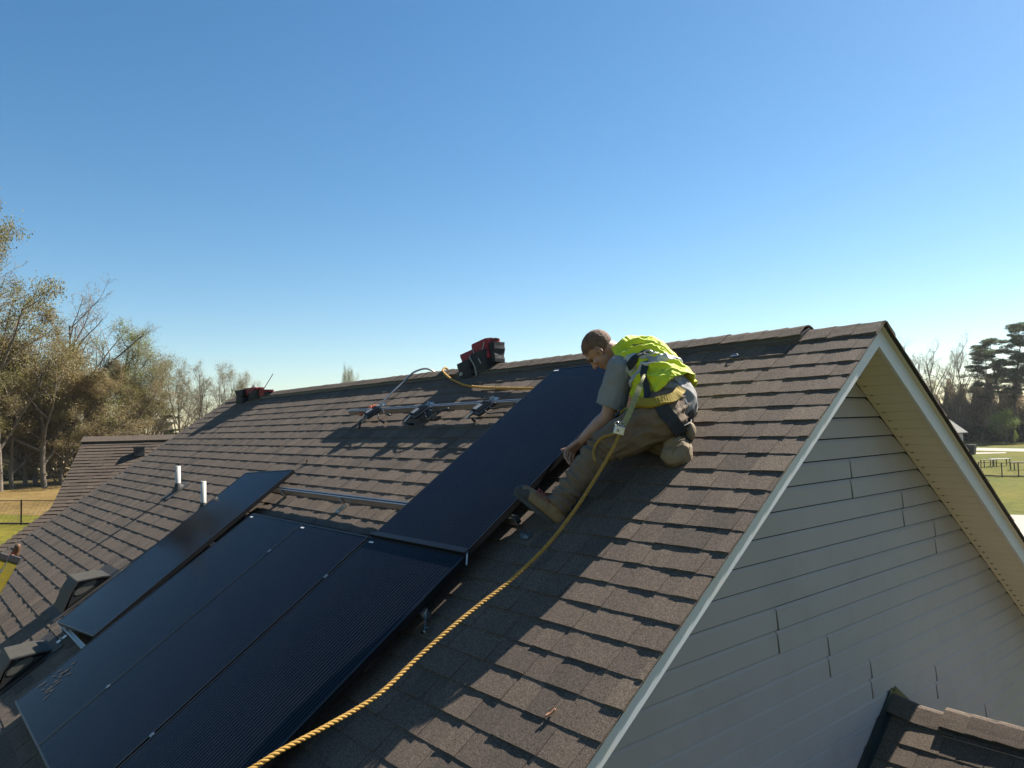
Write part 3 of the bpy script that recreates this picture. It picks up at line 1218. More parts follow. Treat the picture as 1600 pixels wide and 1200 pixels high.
# conduit with orange cord
cpts = [S(-4.93, 0.62, 0.03), S(-4.93, 0.40, 0.055), S(-4.93, 0.22, 0.07), S(-4.92, 0.12, 0.085), S(-4.90, 0.06, 0.09)]
cpts += [Vector((-4.87, -0.005, 0.073)), Vector((-4.83, 0.05, 0.06)), Vector((-4.80, 0.11, 0.02)), Vector((-4.78, 0.2, -0.06))]
from mathutils.geometry import interpolate_bezier


def smoothpath(pts, n=6):
    out = []
    m = len(pts)
    for i in range(m - 1):
        p0, p1, p2, p3 = pts[max(i - 1, 0)], pts[i], pts[i + 1], pts[min(i + 2, m - 1)]
        for k in range(n):
            t_ = k / n
            out.append(0.5 * ((2 * p1) + (p2 - p0) * t_ + (2 * p0 - 5 * p1 + 4 * p2 - p3) * t_ * t_ + (3 * p1 - p0 - 3 * p2 + p3) * t_ ** 3))
    out.append(pts[-1])
    return out


cond = thing('metal_whip', 'silver conduit whip curving up over the ridge beside the left microinverter', 'conduit', S(-4.93, 0.62, 0))
q = MB()
q.tube(smoothpath(cpts), 0.0105, 10)
q.build('conduit', M['alu'], cond, smooth=True)
q = MB()
q.tube([S(-4.93, 0.62, 0.03), S(-4.93, 0.69, 0.024)], 0.016, 8)
q.build('end_fitting', M['label'], cond)
oc = MB()
pp = []
for i in range(40):
    f = i / 39
    pp.append(S(-4.95 - 0.06 * f + 0.035 * math.sin(i * 1.7), 0.66 + 0.16 * f + 0.018 * math.cos(i * 2.3), 0.035 + 0.03 * abs(math.sin(i * 1.1))))
oc.tube(pp, 0.006, 5)
tag(oc.build('orange_cord', M['orange'], None, smooth=True), 'tangle of orange cord beside the left microinverter and conduit whip', 'cord')

# pipes
def pipe(u, v, r_, H, label, boot=True):
    base = S(u, v)
    r = thing('vent_pipe', label, 'pipe', base, 'white plumbing vent pipes')
    q = MB()
    n = 20
    vs, fs = [], []
    for (z, rr) in ((-0.1, r_), (H, r_), (H, r_ * 0.84), (H - 0.12, r_ * 0.84)):
        for k in range(n):
            a = 2 * math.pi * k / n
            vs.append(base + Vector((math.cos(a) * rr, math.sin(a) * rr, z)))
    for s_ in range(3):
        for k in range(n):
            fs.append((s_ * n + k, s_ * n + (k + 1) % n, (s_ + 1) * n + (k + 1) % n, (s_ + 1) * n + k))
    fs.append(tuple(3 * n + k for k in range(n)))
    q.add(vs, fs)
    q.build('tube', M['pvc'], r, smooth=True)
    if boot:
        q = MB()
        vs, fs = [], []
        for (f, rr) in ((0.0, 0.075), (0.3, 0.068), (0.62, 0.052), (1.0, r_ + 0.003)):
            for k in range(n):
                a = 2 * math.pi * k / n
                pr = S(u + math.cos(a) * rr, v + math.sin(a) * rr * 1.15, 0.012)
                tp = base + Vector((math.cos(a) * (r_ + 0.003), -math.sin(a) * (r_ + 0.003), 0.085))
                q_ = pr.lerp(tp, f ** 0.8)
                vs.append(q_)
        for s_ in range(3):
            for k in range(n):
                fs.append((s_ * n + k, s_ * n + (k + 1) % n, (s_ + 1) * n + (k + 1) % n, (s_ + 1) * n + k))
        q.add(vs, fs)
        q.build('rubber_boot', M['rubber'], r, smooth=True)
        q = MB()
        q.box((-0.13, -0.17, 0.008), (0.13, 0.13, 0.011), ROOFM @ Matrix.Translation(Vector((u, -v, 0))))
        q.build('flashing', M['rubber'], r)
    return r


pipe(-7.40, 2.19, 0.030, 0.285, 'white vent pipe with a rubber boot, the left of the two pipes')
pipe(-5.93, 2.40, 0.026, 0.30, 'white vent pipe standing at the edge of the crooked panel, right of the two')

# roof vents (small hoods)
def hood(u1, vtop, label):
    Mx = ROOFM @ Matrix.Translation(Vector((u1, -vtop, 0)))
    r = thing('roof_vent', label, 'roof vent', Mx, 'hooded roof vents')
    W = 0.42
    # side profile in (y down-slope negative, z): back, crest, front foot
    prof = [(0.02, 0.014), (-0.03, 0.052), (-0.215, 0.158), (-0.30, 0.125), (-0.47, 0.014)]
    n = len(prof)

    def side(x):
        return [(x, y, z) for y, z in prof]
    q = MB()
    vs = side(-W) + side(0)
    fs = [(i, i + 1, n + i + 1, n + i)[::-1] for i in range(n - 1)] + [tuple(range(n))]
    q.add(vs, fs)
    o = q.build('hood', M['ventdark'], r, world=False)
    # ribs on the crest
    q = MB()
    a0, a1 = Vector((0, -0.03, 0.052)), Vector((0, -0.215, 0.158))
    for i in range(14):
        x = -W + 0.02 + i * (W - 0.03) / 13.5
        q.bar(Vector((x, a0.y, a0.z + 0.004)), Vector((x, a1.y, a1.z + 0.004)), 0.012, 0.010, up=Vector((0, 0.5, 0.86)))
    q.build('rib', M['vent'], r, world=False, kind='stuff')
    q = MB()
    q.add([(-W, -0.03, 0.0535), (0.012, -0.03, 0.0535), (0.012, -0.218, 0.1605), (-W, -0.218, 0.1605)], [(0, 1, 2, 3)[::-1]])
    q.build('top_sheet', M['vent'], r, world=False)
    # mouth: rim, dark inside and pale oval grille
    q = MB()
    ins = [(-0.03, 0.022), (-0.07, 0.05), (-0.215, 0.138), (-0.29, 0.108), (-0.41, 0.022)]
    q.add([(0.001, y, z) for y, z in ins], [tuple(range(5))[::-1]])
    q.build('mouth', M['dark'], r, world=False)
    q = MB()
    pts = []
    for k in range(18):
        a = 2 * math.pi * k / 18
        y = -0.20 + 0.10 * math.cos(a) - 0.02 * math.sin(a)
        z = 0.072 + 0.034 * math.sin(a) + 0.018 * math.cos(a) * 0
        pts.append((0.003, y, z))
    q.add(pts, [tuple(range(18))])
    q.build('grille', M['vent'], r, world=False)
    q = MB()
    q.box((-W - 0.08, -0.56, 0.0085), (0.08, 0.10, 0.0115))
    q.build('flange', M['ventdark'], r, world=False)
    q = MB()
    for i in range(n - 1):
        q.bar((0.004, prof[i][0], prof[i][1]), (0.004, prof[i + 1][0], prof[i + 1][1]), 0.014, 0.014, up=Vector((1, 0, 0)))
    q.build('rim', M['ventdark'], r, world=False)
    return r


hood(-6.02, 3.40, 'hooded roof vent beside the crooked solar panel')
hood(-5.25, 4.12, 'hooded roof vent at the left edge of the photo, lower of the two')

# small fittings on the shingles
r = thing('roof_anchor', 'small shiny metal anchor on the shingles right of the worker near the ridge', 'anchor', S(-0.87, 0.27, 0.01))
q = MB()
q.bar(S(-0.90, 0.272, 0.014), S(-0.84, 0.266, 0.014), 0.02, 0.004, up=Vector((0, -ST, CT)))
q.tube(smoothpath([S(-0.89, 0.275, 0.015), S(-0.875, 0.268, 0.026), S(-0.85, 0.268, 0.026), S(-0.84, 0.275, 0.015)], 4), 0.0035, 6)
q.build('anchor_plate', M['steel'], r)
q = MB()
c = S(-0.28, 2.99, 0.012)
q.bar(c, c + Vector((0.012, 0.018, 0.018)), 0.014, 0.008)
q.bar(c + Vector((0.0, 0.0, 0.003)), c + Vector((-0.006, -0.014, -0.004)), 0.01, 0.007)
tag(q.build('brick_chip', M['stone']), 'tiny orange chip lying on a shingle near the bottom of the photo', 'debris')
q = MB()
c = S(-5.02, 1.55, 0.006)
q.bar(c, c + Vector((0.05, -0.03, 0.0)) * 0.6 + Vector((0, 0, 0.01)), 0.015, 0.02)
tag(q.build('bolt', M['brass']), 'small tan fitting on the shingles above the crooked panel', 'fitting')

# ------------------------------------------------------------ ropes
def rope(name, pts, label, R_=0.0095, pitch=0.062, strands=3):
    path = smoothpath([Vector(p) for p in pts], 30)
    # resample
    out, acc = [path[0]], 0.0
    step = 0.0075
    for i in range(1, len(path)):
        seg = path[i] - path[i - 1]
        Ls = seg.length
        d = step - acc
        while d <= Ls:
            out.append(path[i - 1] + seg * (d / Ls))
            d += step
        acc = (acc + Ls) % step
    r = thing(name, label, 'rope', out[0].copy())
    for s_ in range(strands):
        q = MB()
        sp = []
        x = None
        for i, p in enumerate(out):
            d = (out[min(i + 1, len(out) - 1)] - out[max(i - 1, 0)]).normalized()
            if x is None:
                x = d.cross(Vector((0, 0, 1))).normalized()
            x = (x - d * x.dot(d)).normalized()
            y = d.cross(x)
            a = 2 * math.pi * (i * step / pitch + s_ / strands)
            sp.append(p + (x * math.cos(a) + y * math.sin(a)) * R_ * 0.52)
        q.tube(sp, R_ * 0.56, 6)
        q.build('strand', M['rope'], r, smooth=True)
    return r


GRAB = P(968, 672, 3.93)
rope('lifeline_rope', [GRAB + Vector((0, 0, -0.02)), P(958, 700, 3.9), P(930, 748, 3.84), P(896, 800, 3.76), P(855, 852, 3.64), P(800, 905, 3.5),
      P(745, 948, 3.35), P(700, 985, 3.22), P(650, 1030, 3.08), P(600, 1078, 2.93), P(560, 1106, 2.84), P(500, 1140, 2.70), P(440, 1172, 2.58), P(395, 1200, 2.50), P(330, 1240, 2.42)],
     'yellow twisted safety rope running from the rope grab down across the shingles')
rope('rope_tail', [GRAB + Vector((0, 0, -0.01)), P(955, 679, 4.0), P(941, 684, 4.06), P(932, 694, 4.08), P(927, 708, 4.05), P(931, 722, 4.0)],
     'loose yellow rope tail looping left out of the rope grab over the knee', 0.0085)
rope('ridge_rope', [Vector((-4.52, 0.22, -0.09)), Vector((-4.50, 0.08, 0.01)), Vector((-4.47, 0.0, 0.052)), S(-4.40, 0.06, 0.052), S(-4.16, 0.18, 0.03), S(-3.95, 0.26, 0.024), S(-3.72, 0.34, 0.022), S(-3.4, 0.41, 0.022), S(-3.0, 0.46, 0.022), S(-2.6, 0.50, 0.022), S(-2.2, 0.52, 0.022)],
     'yellow rope coming over the ridge below the tool bag', 0.012, 0.08)

# ------------------------------------------------------------ tool bags
def pouch(r, cx, cy, z0, w, d, h, mat, lean=0.0, taper=0.85, name='pouch', rim=None, open_top=True):
    """open topped soft pocket"""
    q = MB()
    n = 14
    vs, fs = [], []
    levels = 7
    for j in range(levels):
        f = j / (levels - 1)
        wx = w / 2 * (taper + (1 - taper) * f) * (1 + 0.05 * math.sin(f * 9))
        dy = d / 2 * (taper + (1 - taper) * f)
        for k in range(n):
            a = 2 * math.pi * k / n
            c_, s_ = math.cos(a), math.sin(a)
            e = 0.34
            x = math.copysign(abs(c_) ** e, c_) * wx
            y = math.copysign(abs(s_) ** e, s_) * dy
            wr = 1 + 0.13 * noise.noise(Vector((x * 14 + cx * 7, y * 14, f * 4)))
            vs.append((cx + x * wr + lean * f * h, cy + y * wr, z0 + h * f))
    for j in range(levels - 1):
        for k in range(n):
            fs.append((j * n + k, j * n + (k + 1) % n, (j + 1) * n + (k + 1) % n, (j + 1) * n + k))
    fs.append(tuple(range(n))[::-1])
    o = len(vs)
    for k in range(n):
        x, y, z = vs[(levels - 1) * n + k]
        mx = cx + lean * h
        vs.append((mx + (x - mx) * 0.9, cy + (y - cy) * 0.9, z - 0.05))
    for k in range(n):
        fs.append(((levels - 1) * n + k, (levels - 1) * n + (k + 1) % n, o + (k + 1) % n, o + k))
    fs.append(tuple(o + k for k in range(n)))
    q.add(vs, fs)
    return q.build(name, mat, r, world=False, smooth=False)


bagM = Matrix.Translation(Vector((-3.83, -0.02, -0.02))) @ Matrix.Rotation(R(-50 + 46), 4, 'Z') @ Matrix.Rotation(R(-9), 4, 'Y')
bag = thing('tool_bag', 'black and red tool bag with open pouches sitting on the ridge', 'bag', bagM)
pouch(bag, -0.10, -0.06, -0.09, 0.24, 0.17, 0.20, M['blackfab'], -0.05, name='front_pouch')
pouch(bag, 0.09, -0.01, -0.04, 0.28, 0.20, 0.195, M['blackfab'], 0.0, name='main_pouch')
pouch(bag, 0.20, 0.03, 0.02, 0.18, 0.16, 0.19, M['blackfab'], 0.05, name='side_pouch')
pouch(bag, -0.09, -0.005, 0.03, 0.27, 0.17, 0.18, M['red'], -0.08, 0.92, name='red_pouch')
pouch(bag, 0.11, 0.01, 0.07, 0.27, 0.19, 0.19, M['red'], -0.02, 0.92, name='red_pouch')
for (cx, z, w_, ln) in ((-0.105, 0.205, 0.272, -0.0), (0.107, 0.258, 0.272, 0.0)):
    q = MB()
    n = 20
    pts = []
    for k in range(n + 1):
        a = 2 * math.pi * k / n
        c_, s_ = math.cos(a), math.sin(a)
        pts.append(Vector((cx + math.copysign(abs(c_) ** 0.55, c_) * w_ / 2, 0.022 + math.copysign(abs(s_) ** 0.55, s_) * 0.083, z)))
    q.tube(pts, 0.009, 6)
    q.build('rim', M['blackfab'], bag, world=False, smooth=True)
q = MB()
q.tube(smoothpath([Vector((0.0, -0.07, 0.24)), Vector((0.03, -0.09, 0.17)), Vector((0.10, -0.10, 0.125)), Vector((0.18, -0.09, 0.16)), Vector((0.21, -0.07, 0.26))]), 0.006, 6)
q.build('handle', M['greyfab'], bag, world=False, smooth=True)
q = MB()
q.tube(smoothpath([Vector((-0.02, -0.10, 0.15)), Vector((0.0, -0.12, 0.12)), Vector((0.035, -0.10, 0.03)), Vector((0.05, -0.10, -0.06))]), 0.007, 6)
q.tube(smoothpath([Vector((0.11, -0.10, 0.09)), Vector((0.14, -0.115, 0.075)), Vector((0.16, -0.11, 0.03))]), 0.006, 6)
q.build('strap', M['greyfab'], bag, world=False, smooth=True)
for (x0, z0, w_, h_, mt) in ((-0.185, 0.125, 0.05, 0.045, 'orange'), (-0.05, 0.10, 0.035, 0.06, 'orange'), (0.06, 0.17, 0.07, 0.03, 'orange'), (-0.17, -0.02, 0.05, 0.03, 'label')):
    q = MB()
    yv = -0.062 if mt == 'orange' else -0.140
    q.box((x0, yv - 0.012, z0), (x0 + w_, yv - 0.004, z0 + h_))
    q.build('patch', M['red'] if mt == 'orange' else M['greyfab'], bag, world=False)

rb = thing('tool_pouch', 'low black and red tool pouch with thin rod at the far ridge end', 'bag', Matrix.Translation(Vector((-9.62, -0.05, -0.04))))
pouch(rb, -0.22, -0.04, -0.12, 0.34, 0.26, 0.25, M['blackfab'], 0.0, name='main_pouch')
pouch(rb, 0.18, 0.0, -0.02, 0.44, 0.22, 0.12, M['blackfab'], 0.1, name='side_pouch')
pouch(rb, 0.02, -0.02, 0.04, 0.55, 0.18, 0.11, M['red'], 0.2, 0.9, name='red_pouch')
pouch(rb, 0.46, 0.0, 0.0, 0.28, 0.16, 0.10, M['red'], 0.3, 0.85, name='red_pouch')
pouch(rb, 0.66, 0.0, 0.0, 0.22, 0.14, 0.06, M['blackfab'], 0.0, 0.85, name='flap')
q = MB()
q.tube([(0.30, 0.0, 0.06), (0.62, 0.06, 0.34)], 0.006, 5)
q.build('rod', M['greyplastic'], rb, world=False)
q = MB()
q.tube(smoothpath([Vector((-0.12, 0, 0.13)), Vector((-0.02, 0, 0.19)), Vector((0.06, 0, 0.17)), Vector((0.16, 0, 0.10))]), 0.010, 5)
q.build('handle', M['greyfab'], rb, world=False, smooth=True)

# ------------------------------------------------------------ ladder
lad_top = Vector((-7.15, -3.40, -1.78))
lad_dir = Vector((0.10, -0.46, -0.88)).normalized()
ladder = thing('ladder', 'yellow fibreglass ladder leaning on the eave at the left edge of the photo', 'ladder', Vector((-7.3, -5.4, GZ)))
along = Vector((0.98, 0.10, 0)).normalized()
along = (along - lad_dir * along.dot(lad_dir)).normalized()
nor = along.cross(lad_dir).normalized()
if nor.z < 0:
    nor = -nor
Llen = (GZ - lad_top.z) / lad_dir.z
for s_ in (0, -1):
    p0 = lad_top + along * (0.40 * s_)
    q = MB()
    e = p0 + lad_dir * Llen
    q.bar(p0, e, 0.030, 0.006, up=nor)
    q.bar(p0 + along * 0.013 + nor * 0.042, e + along * 0.013 + nor * 0.042, 0.004, 0.085, up=nor)
    q.bar(p0 + nor * 0.084, e + nor * 0.084, 0.030, 0.006, up=nor)
    q.build('rail', M['ladder'], ladder)
    q = MB()
    q.bar(p0 - lad_dir * 0.012 + nor * 0.042, p0 + lad_dir * 0.06 + nor * 0.042, 0.040, 0.105, up=nor)
    bevel(q.build('end_cap', M['blackplastic'], ladder), 0.008)
k = 0.16
while k < Llen - 0.1:
    q = MB()
    c = lad_top + lad_dir * k + nor * 0.042
    q.tube([c, c - along * 0.40], 0.016, 8)
    q.build('rung', M['alu'], ladder, smooth=True)
    k += 0.305
hk = thing('work_glove', 'brown and orange work glove hooked over the top of the yellow ladder', 'glove', lad_top + along * -0.12)
q = MB()
c = lad_top + along * -0.16 + Vector((0, 0, 0.02))
q.tube([c + Vector((0, 0, -0.03)), c + Vector((0.0, 0.0, 0.02)), c + Vector((0.01, 0.01, 0.06)), c + Vector((0.03, 0.02, 0.10)), c + Vector((0.035, 0.025, 0.12))], [0.035, 0.038, 0.034, 0.03, 0.010], 12)
q.build('cuff', M['brass'], hk, smooth=True)
q = MB()
for i in range(4):
    q.tube([c + Vector((0.03 * i - 0.04, -0.03, 0.02)), c + Vector((0.03 * i - 0.03, -0.055, -0.04)), c + Vector((0.03 * i - 0.03, -0.03, -0.085))], [0.015, 0.014, 0.010], 7)
q.build('finger', M['orange'], hk, smooth=True)
# ------------------------------------------------------------ person
def capsule(mb, p0, r0, p1, r1, n=14):
    p0, p1 = Vector(p0), Vector(p1)
    d = p1 - p0
    L = d.length
    d = d / L if L > 1e-6 else Vector((0, 0, 1))
    x = d.cross(Vector((0.3, 0.2, 1))).normalized()
    y = d.cross(x)
    prof = []
    for i in range(5):
        a = math.pi / 2 * (1 - i / 5)
        prof.append((-math.sin(a) * r0, math.cos(a) * r0 + 1e-4))
    for i in range(5):
        f = i / 4
        prof.append((L * f, r0 + (r1 - r0) * f))
    for i in range(1, 6):
        a = math.pi / 2 * i / 5
        prof.append((L + math.sin(a) * r1, math.cos(a) * r1 + 1e-4))
    vs = []
    for s_, rr in prof:
        for k in range(n):
            a = 2 * math.pi * k / n
            vs.append(p0 + d * s_ + (x * math.cos(a) + y * math.sin(a)) * rr)
    m = len(prof)
    fs = [(i * n + k, i * n + (k + 1) % n, (i + 1) * n + (k + 1) % n, (i + 1) * n + k) for i in range(m - 1) for k in range(n)]
    fs.append(tuple(range(n))[::-1])
    fs.append(tuple((m - 1) * n + k for k in range(n)))
    mb.add(vs, fs)


def ellips(mb, c, rad, X, Y, Z, n=20):
    c = Vector(c)
    vs, fs = [], []
    m = 12
    for i in range(m + 1):
        ph = math.pi * (i + 0.02) / (m + 0.04)
        for k in range(n):
            a = 2 * math.pi * k / n
            q_ = X * (math.sin(ph) * math.cos(a) * rad[0]) + Y * (math.sin(ph) * math.sin(a) * rad[1]) + Z * (math.cos(ph) * rad[2])
            vs.append(c + q_)
    for i in range(m):
        for k in range(n):
            fs.append((i * n + k, (i + 1) * n + k, (i + 1) * n + (k + 1) % n, i * n + (k + 1) % n))
    fs.append(tuple(range(n)))
    fs.append(tuple(m * n + k for k in range(n))[::-1])
    # orientation fix
    mb.add(vs, [f if X.cross(Y).dot(Z) > 0 else f[::-1] for f in fs])


def fuse(mb, voxel, smooth=4, disp=None, keep=None, fac=0.5):
    """one continuous surface out of overlapping closed shapes -> (verts, faces)"""
    me = bpy.data.meshes.new('tmp')
    me.from_pydata([tuple(v) for v in mb.v], [], mb.f)
    bm = bmesh.new()
    bm.from_mesh(me)
    bmesh.ops.recalc_face_normals(bm, faces=bm.faces)
    bm.to_mesh(me)
    bm.free()
    o = bpy.data.objects.new('tmp', me)
    COL.objects.link(o)
    m = o.modifiers.new('r', 'REMESH')
    m.mode = 'VOXEL'
    m.voxel_size = voxel
    m.adaptivity = 0
    m2 = o.modifiers.new('s', 'SMOOTH')
    m2.factor = fac
    m2.iterations = smooth
    dg = bpy.context.evaluated_depsgraph_get()
    ev = o.evaluated_get(dg)
    m3 = bpy.data.meshes.new_from_object(ev)
    bpy.data.objects.remove(o)
    bpy.data.meshes.remove(me)
    nv = len(m3.vertices)
    co_ = np.empty(nv * 3)
    m3.vertices.foreach_get('co', co_)
    co_ = co_.reshape(-1, 3)
    nr = np.array([v.normal[:] for v in m3.vertices])
    if disp is not None:
        d = np.array([disp(Vector(c), Vector(n_)) for c, n_ in zip(co_, nr)])
        co_ = co_ + nr * d[:, None]
    faces = [tuple(p.vertices) for p in m3.polygons]
    if keep is not None:
        k = [keep(Vector(c)) for c in co_]
        faces = [f for f in faces if all(k[i] for i in f)]
    bpy.data.meshes.remove(m3)
    return co_, faces, nr


def out(name, data, mat, parent, shell=0.0):
    co_, faces, nr = data
    used = sorted({i for f in faces for i in f})
    mp = {u: i for i, u in enumerate(used)}
    q = MB()
    vs = [Vector(co_[u]) for u in used]
    fs = [tuple(mp[i] for i in f) for f in faces]
    q.add(vs, fs)
    o = q.build(name, mat, parent, smooth=True)
    if shell:
        m = o.modifiers.new('t', 'SOLIDIFY')
        m.thickness = shell
        m.offset = -1
    return o


def wr(p, f, a, seed=0.0, ridged=True):
    n_ = noise.noise(p * f + Vector((seed, seed * 2, -seed)))
    return a * ((1 - 2 * abs(n_)) - 0.5 if ridged else n_)


person = thing('person', 'kneeling worker in a lime safety vest, grey shirt and khaki trousers holding the tall panel', 'person', P(1050, 728, 4.2))

J = dict(
    pel=P(1044, 634, 4.20), lhip=P(1030, 652, 4.10), rhip=P(1052, 642, 4.30),
    waist=P(1036, 606, 4.24), chest=P(1006, 573, 4.36), upper=P(985, 558, 4.42),
    neck=P(966, 553, 4.47), lsh=P(972, 577, 4.30), rsh=P(975, 549, 4.60),
    lel=P(950, 650, 4.34), lwr=P(909, 688, 4.43), lhand=P(897, 697, 4.47),
    rel=P(985, 612, 4.72), rwr=P(990, 660, 4.66),
    lkn=P(938, 702, 4.16), lank=P(872, 788, 4.13), lheel=P(862, 803, 4.12),
    rkn=P(962, 672, 4.48), rank=P(1046, 696, 4.14), rtoe=P(1062, 712, 4.03))
# head frame
hc = P(936, 546, 4.47)


def cv(a, b_, c):
    return (RT * a + UP * b_ + FW * c).normalized()


hU = cv(-0.86, 0.50, 0.16)
hF = cv(-0.46, -0.85, 0.26)
hF = (hF - hU * hF.dot(hU)).normalized()
hL = hU.cross(hF).normalized()          # towards the camera: the ear we see


def H(s, f, u_):
    return hc + hL * s + hF * f + hU * u_


body = MB()
# head
ellips(body, H(0, -0.012, 0.022), (0.073, 0.096, 0.088), hL, hF, hU)
ellips(body, H(0, 0.030, -0.040), (0.060, 0.062, 0.072), hL, hF, hU)
ellips(body, H(0, 0.050, -0.085), (0.040, 0.038, 0.034), hL, hF, hU)
ellips(body, H(0, 0.070, -0.100), (0.022, 0.020, 0.020), hL, hF, hU)
ellips(body, H(0, 0.072, 0.022), (0.052, 0.022, 0.014), hL, hF, hU)
capsule(body, H(0, 0.088, 0.004), 0.009, H(0, 0.107, -0.030), 0.013)
ellips(body, H(0.012, 0.093, -0.036), (0.009, 0.010, 0.008), hL, hF, hU)
ellips(body, H(-0.012, 0.093, -0.036), (0.009, 0.010, 0.008), hL, hF, hU)
ellips(body, H(0, 0.085, -0.062), (0.024, 0.012, 0.006), hL, hF, hU)
ellips(body, H(0, 0.083, -0.072), (0.021, 0.012, 0.006), hL, hF, hU)
for sg in (1, -1):
    ellips(body, H(0.045 * sg, 0.062, -0.022), (0.020, 0.022, 0.018), hL, hF, hU)
    # ear: rim and lobe
    eF = (hF + hL * 0.45 * sg).normalized()
    for i in range(9):
        a0 = R(-60 + 200 * i / 8)
        a1 = R(-60 + 200 * (i + 1) / 8)
        q0 = H(0.080 * sg, -0.008, -0.008) + hU * (0.026 * math.sin(a0)) - hF * (0.015 * math.cos(a0)) + hL * (0.008 * sg)
        q1 = H(0.080 * sg, -0.008, -0.008) + hU * (0.026 * math.sin(a1)) - hF * (0.015 * math.cos(a1)) + hL * (0.008 * sg)
        capsule(body, q0, 0.0055, q1, 0.0055, 8)
    ellips(body, H(0.077 * sg, -0.006, -0.014), (0.006, 0.014, 0.024), hL, hF, hU)
    ellips(body, H(0.079 * sg, 0.002, -0.036), (0.006, 0.008, 0.010), hL, hF, hU)
capsule(body, H(0, -0.030, -0.040), 0.056, J['neck'], 0.062)
capsule(body, J['neck'], 0.062, J['upper'], 0.085)
# trunk
capsule(body, J['upper'], 0.10, J['chest'], 0.128)
capsule(body, J['chest'], 0.128, J['waist'], 0.118)
capsule(body, J['waist'], 0.118, J['pel'], 0.125)
capsule(body, J['lsh'], 0.058, J['upper'], 0.08)
capsule(body, J['rsh'], 0.058, J['upper'], 0.08)
# arms
capsule(body, J['lsh'], 0.058, J['lel'], 0.044)
mf = J['lel'].lerp(J['lwr'], 0.30)
capsule(body, J['lel'], 0.042, mf, 0.045)
capsule(body, mf, 0.045, J['lwr'], 0.028)
capsule(body, J['rsh'], 0.058, J['rel'], 0.044)
capsule(body, J['rel'], 0.044, J['rwr'], 0.029)
# legs under the cloth
for s_ in ('l', 'r'):
    capsule(body, J[s_ + 'hip'], 0.095, J[s_ + 'kn'], 0.058)
    capsule(body, J[s_ + 'kn'], 0.056, J[s_ + 'ank'], 0.038)


def hand(mb, wrist, centre, knuck, curl, across, thumb_to):
    """palm + five separate bent fingers. knuck: direction of fingers, curl: direction they bend, across: index->little"""
    w = 0.079
    for i in range(4):
        f = (i - 1.5) / 1.5
        c_ = centre + across * (w / 2 * f * 0.8)
        capsule(mb, wrist.lerp(c_, 0.15) + across * (0.010 * f), 0.0155, c_ + knuck * 0.022, 0.0135, 10)
    ellips(mb, wrist.lerp(centre, 0.6), (0.034, 0.040, 0.015), across, knuck, curl)
    lens = (0.043, 0.048, 0.045, 0.036)
    for i in range(4):
        f = (i - 1.5) / 1.5
        b0 = centre + knuck * 0.024 + across * (w / 2 * f * 0.94)
        spread = across * (0.26 * f)
        L_ = lens[i]
        d1 = (knuck * 0.93 + curl * 0.35 + spread).normalized()
        d2 = (knuck * 0.45 + curl * 0.9 + spread * 0.6).normalized()
        d3 = (knuck * 0.0 + curl * 1.0 + spread * 0.3).normalized()
        p1 = b0 + d1 * L_
        p2 = p1 + d2 * L_ * 0.66
        p3 = p2 + d3 * L_ * 0.52
        capsule(mb, b0, 0.0096, p1, 0.0084, 10)
        capsule(mb, p1, 0.0084, p2, 0.0077, 10)
        capsule(mb, p2, 0.0077, p3, 0.0068, 10)
    t0 = wrist.lerp(centre, 0.42) - across * 0.026
    t1 = t0.lerp(thumb_to, 0.52) - across * 0.012
    capsule(mb, t0, 0.016, t1, 0.0125, 10)
    capsule(mb, t1, 0.0125, thumb_to, 0.0095, 10)


edge = S(-1.375, 1.50, 0.14)
kn_ = cv(-0.55, -0.72, 0.10)
ac_ = cv(0.50, -0.45, 0.72)
ac_ = (ac_ - kn_ * ac_.dot(kn_)).normalized()
cu_ = kn_.cross(ac_)
if cu_.dot(UP) > 0:
    cu_ = -cu_
lc = P(896, 698, 4.45)
hand(body, J['lwr'], lc, kn_, (cu_ * 0.8 + cv(0.3, -1, 0) * 0.5).normalized(), -ac_, P(878, 703, 4.50))
rc = P(988, 682, 4.62)
kd = (rc - J['rwr']).normalized()
ra = kd.cross(FW).normalized()
hand(body, J['rwr'], rc, kd, cv(-0.3, -0.4, -0.8), ra, P(978, 690, 4.58))
out('body', fuse(body, 0.0040, 3, disp=lambda p, n_: 0.0008 * noise.noise(p * 60)), M['skin'], person)

# eyes, eyebrows
for sg in (1, -1):
    q = MB()
    ellips(q, H(0.030 * sg, 0.078, 0.000), (0.010, 0.008, 0.005), hL, hF, hU, 12)
    q.build('eye', M['dark'], person, smooth=True)
    q = MB()
    q.tube([H(0.014 * sg, 0.097, 0.020), H(0.034 * sg, 0.090, 0.024), H(0.052 * sg, 0.070, 0.018)], [0.003, 0.004, 0.002], 6)
    q.build('eyebrow', M['hair'], person, smooth=True)
# hair: close cropped cap with a hairline
q = MB()
ellips(q, H(0, -0.013, 0.024), (0.0775, 0.1005, 0.0915), hL, hF, hU, 32)


def hairline(p):
    d = p - hc
    s_, f, u_ = d.dot(hL), d.dot(hF), d.dot(hU)
    jag = 0.006 * noise.noise(p * 70)
    if f > 0.035:
        return u_ > 0.058 + (f - 0.035) * 0.1 + jag - (abs(s_) > 0.05) * 0.02
    if f > -0.002:
        return u_ > 0.018 + (f + 0.002) * 0.9 + jag
    return u_ > -0.042 - f * 0.15 + jag - (f < -0.06) * 0.012


hd = fuse(q, 0.0045, 2, disp=lambda p, n_: 0.0022 * noise.noise(p * 120) + 0.001 * noise.noise(p * 300), keep=hairline)
out('hair', hd, M['hair'], person)

# ---- clothes
def vax(a, b_):
    return (J[b_] - J[a]).normalized()


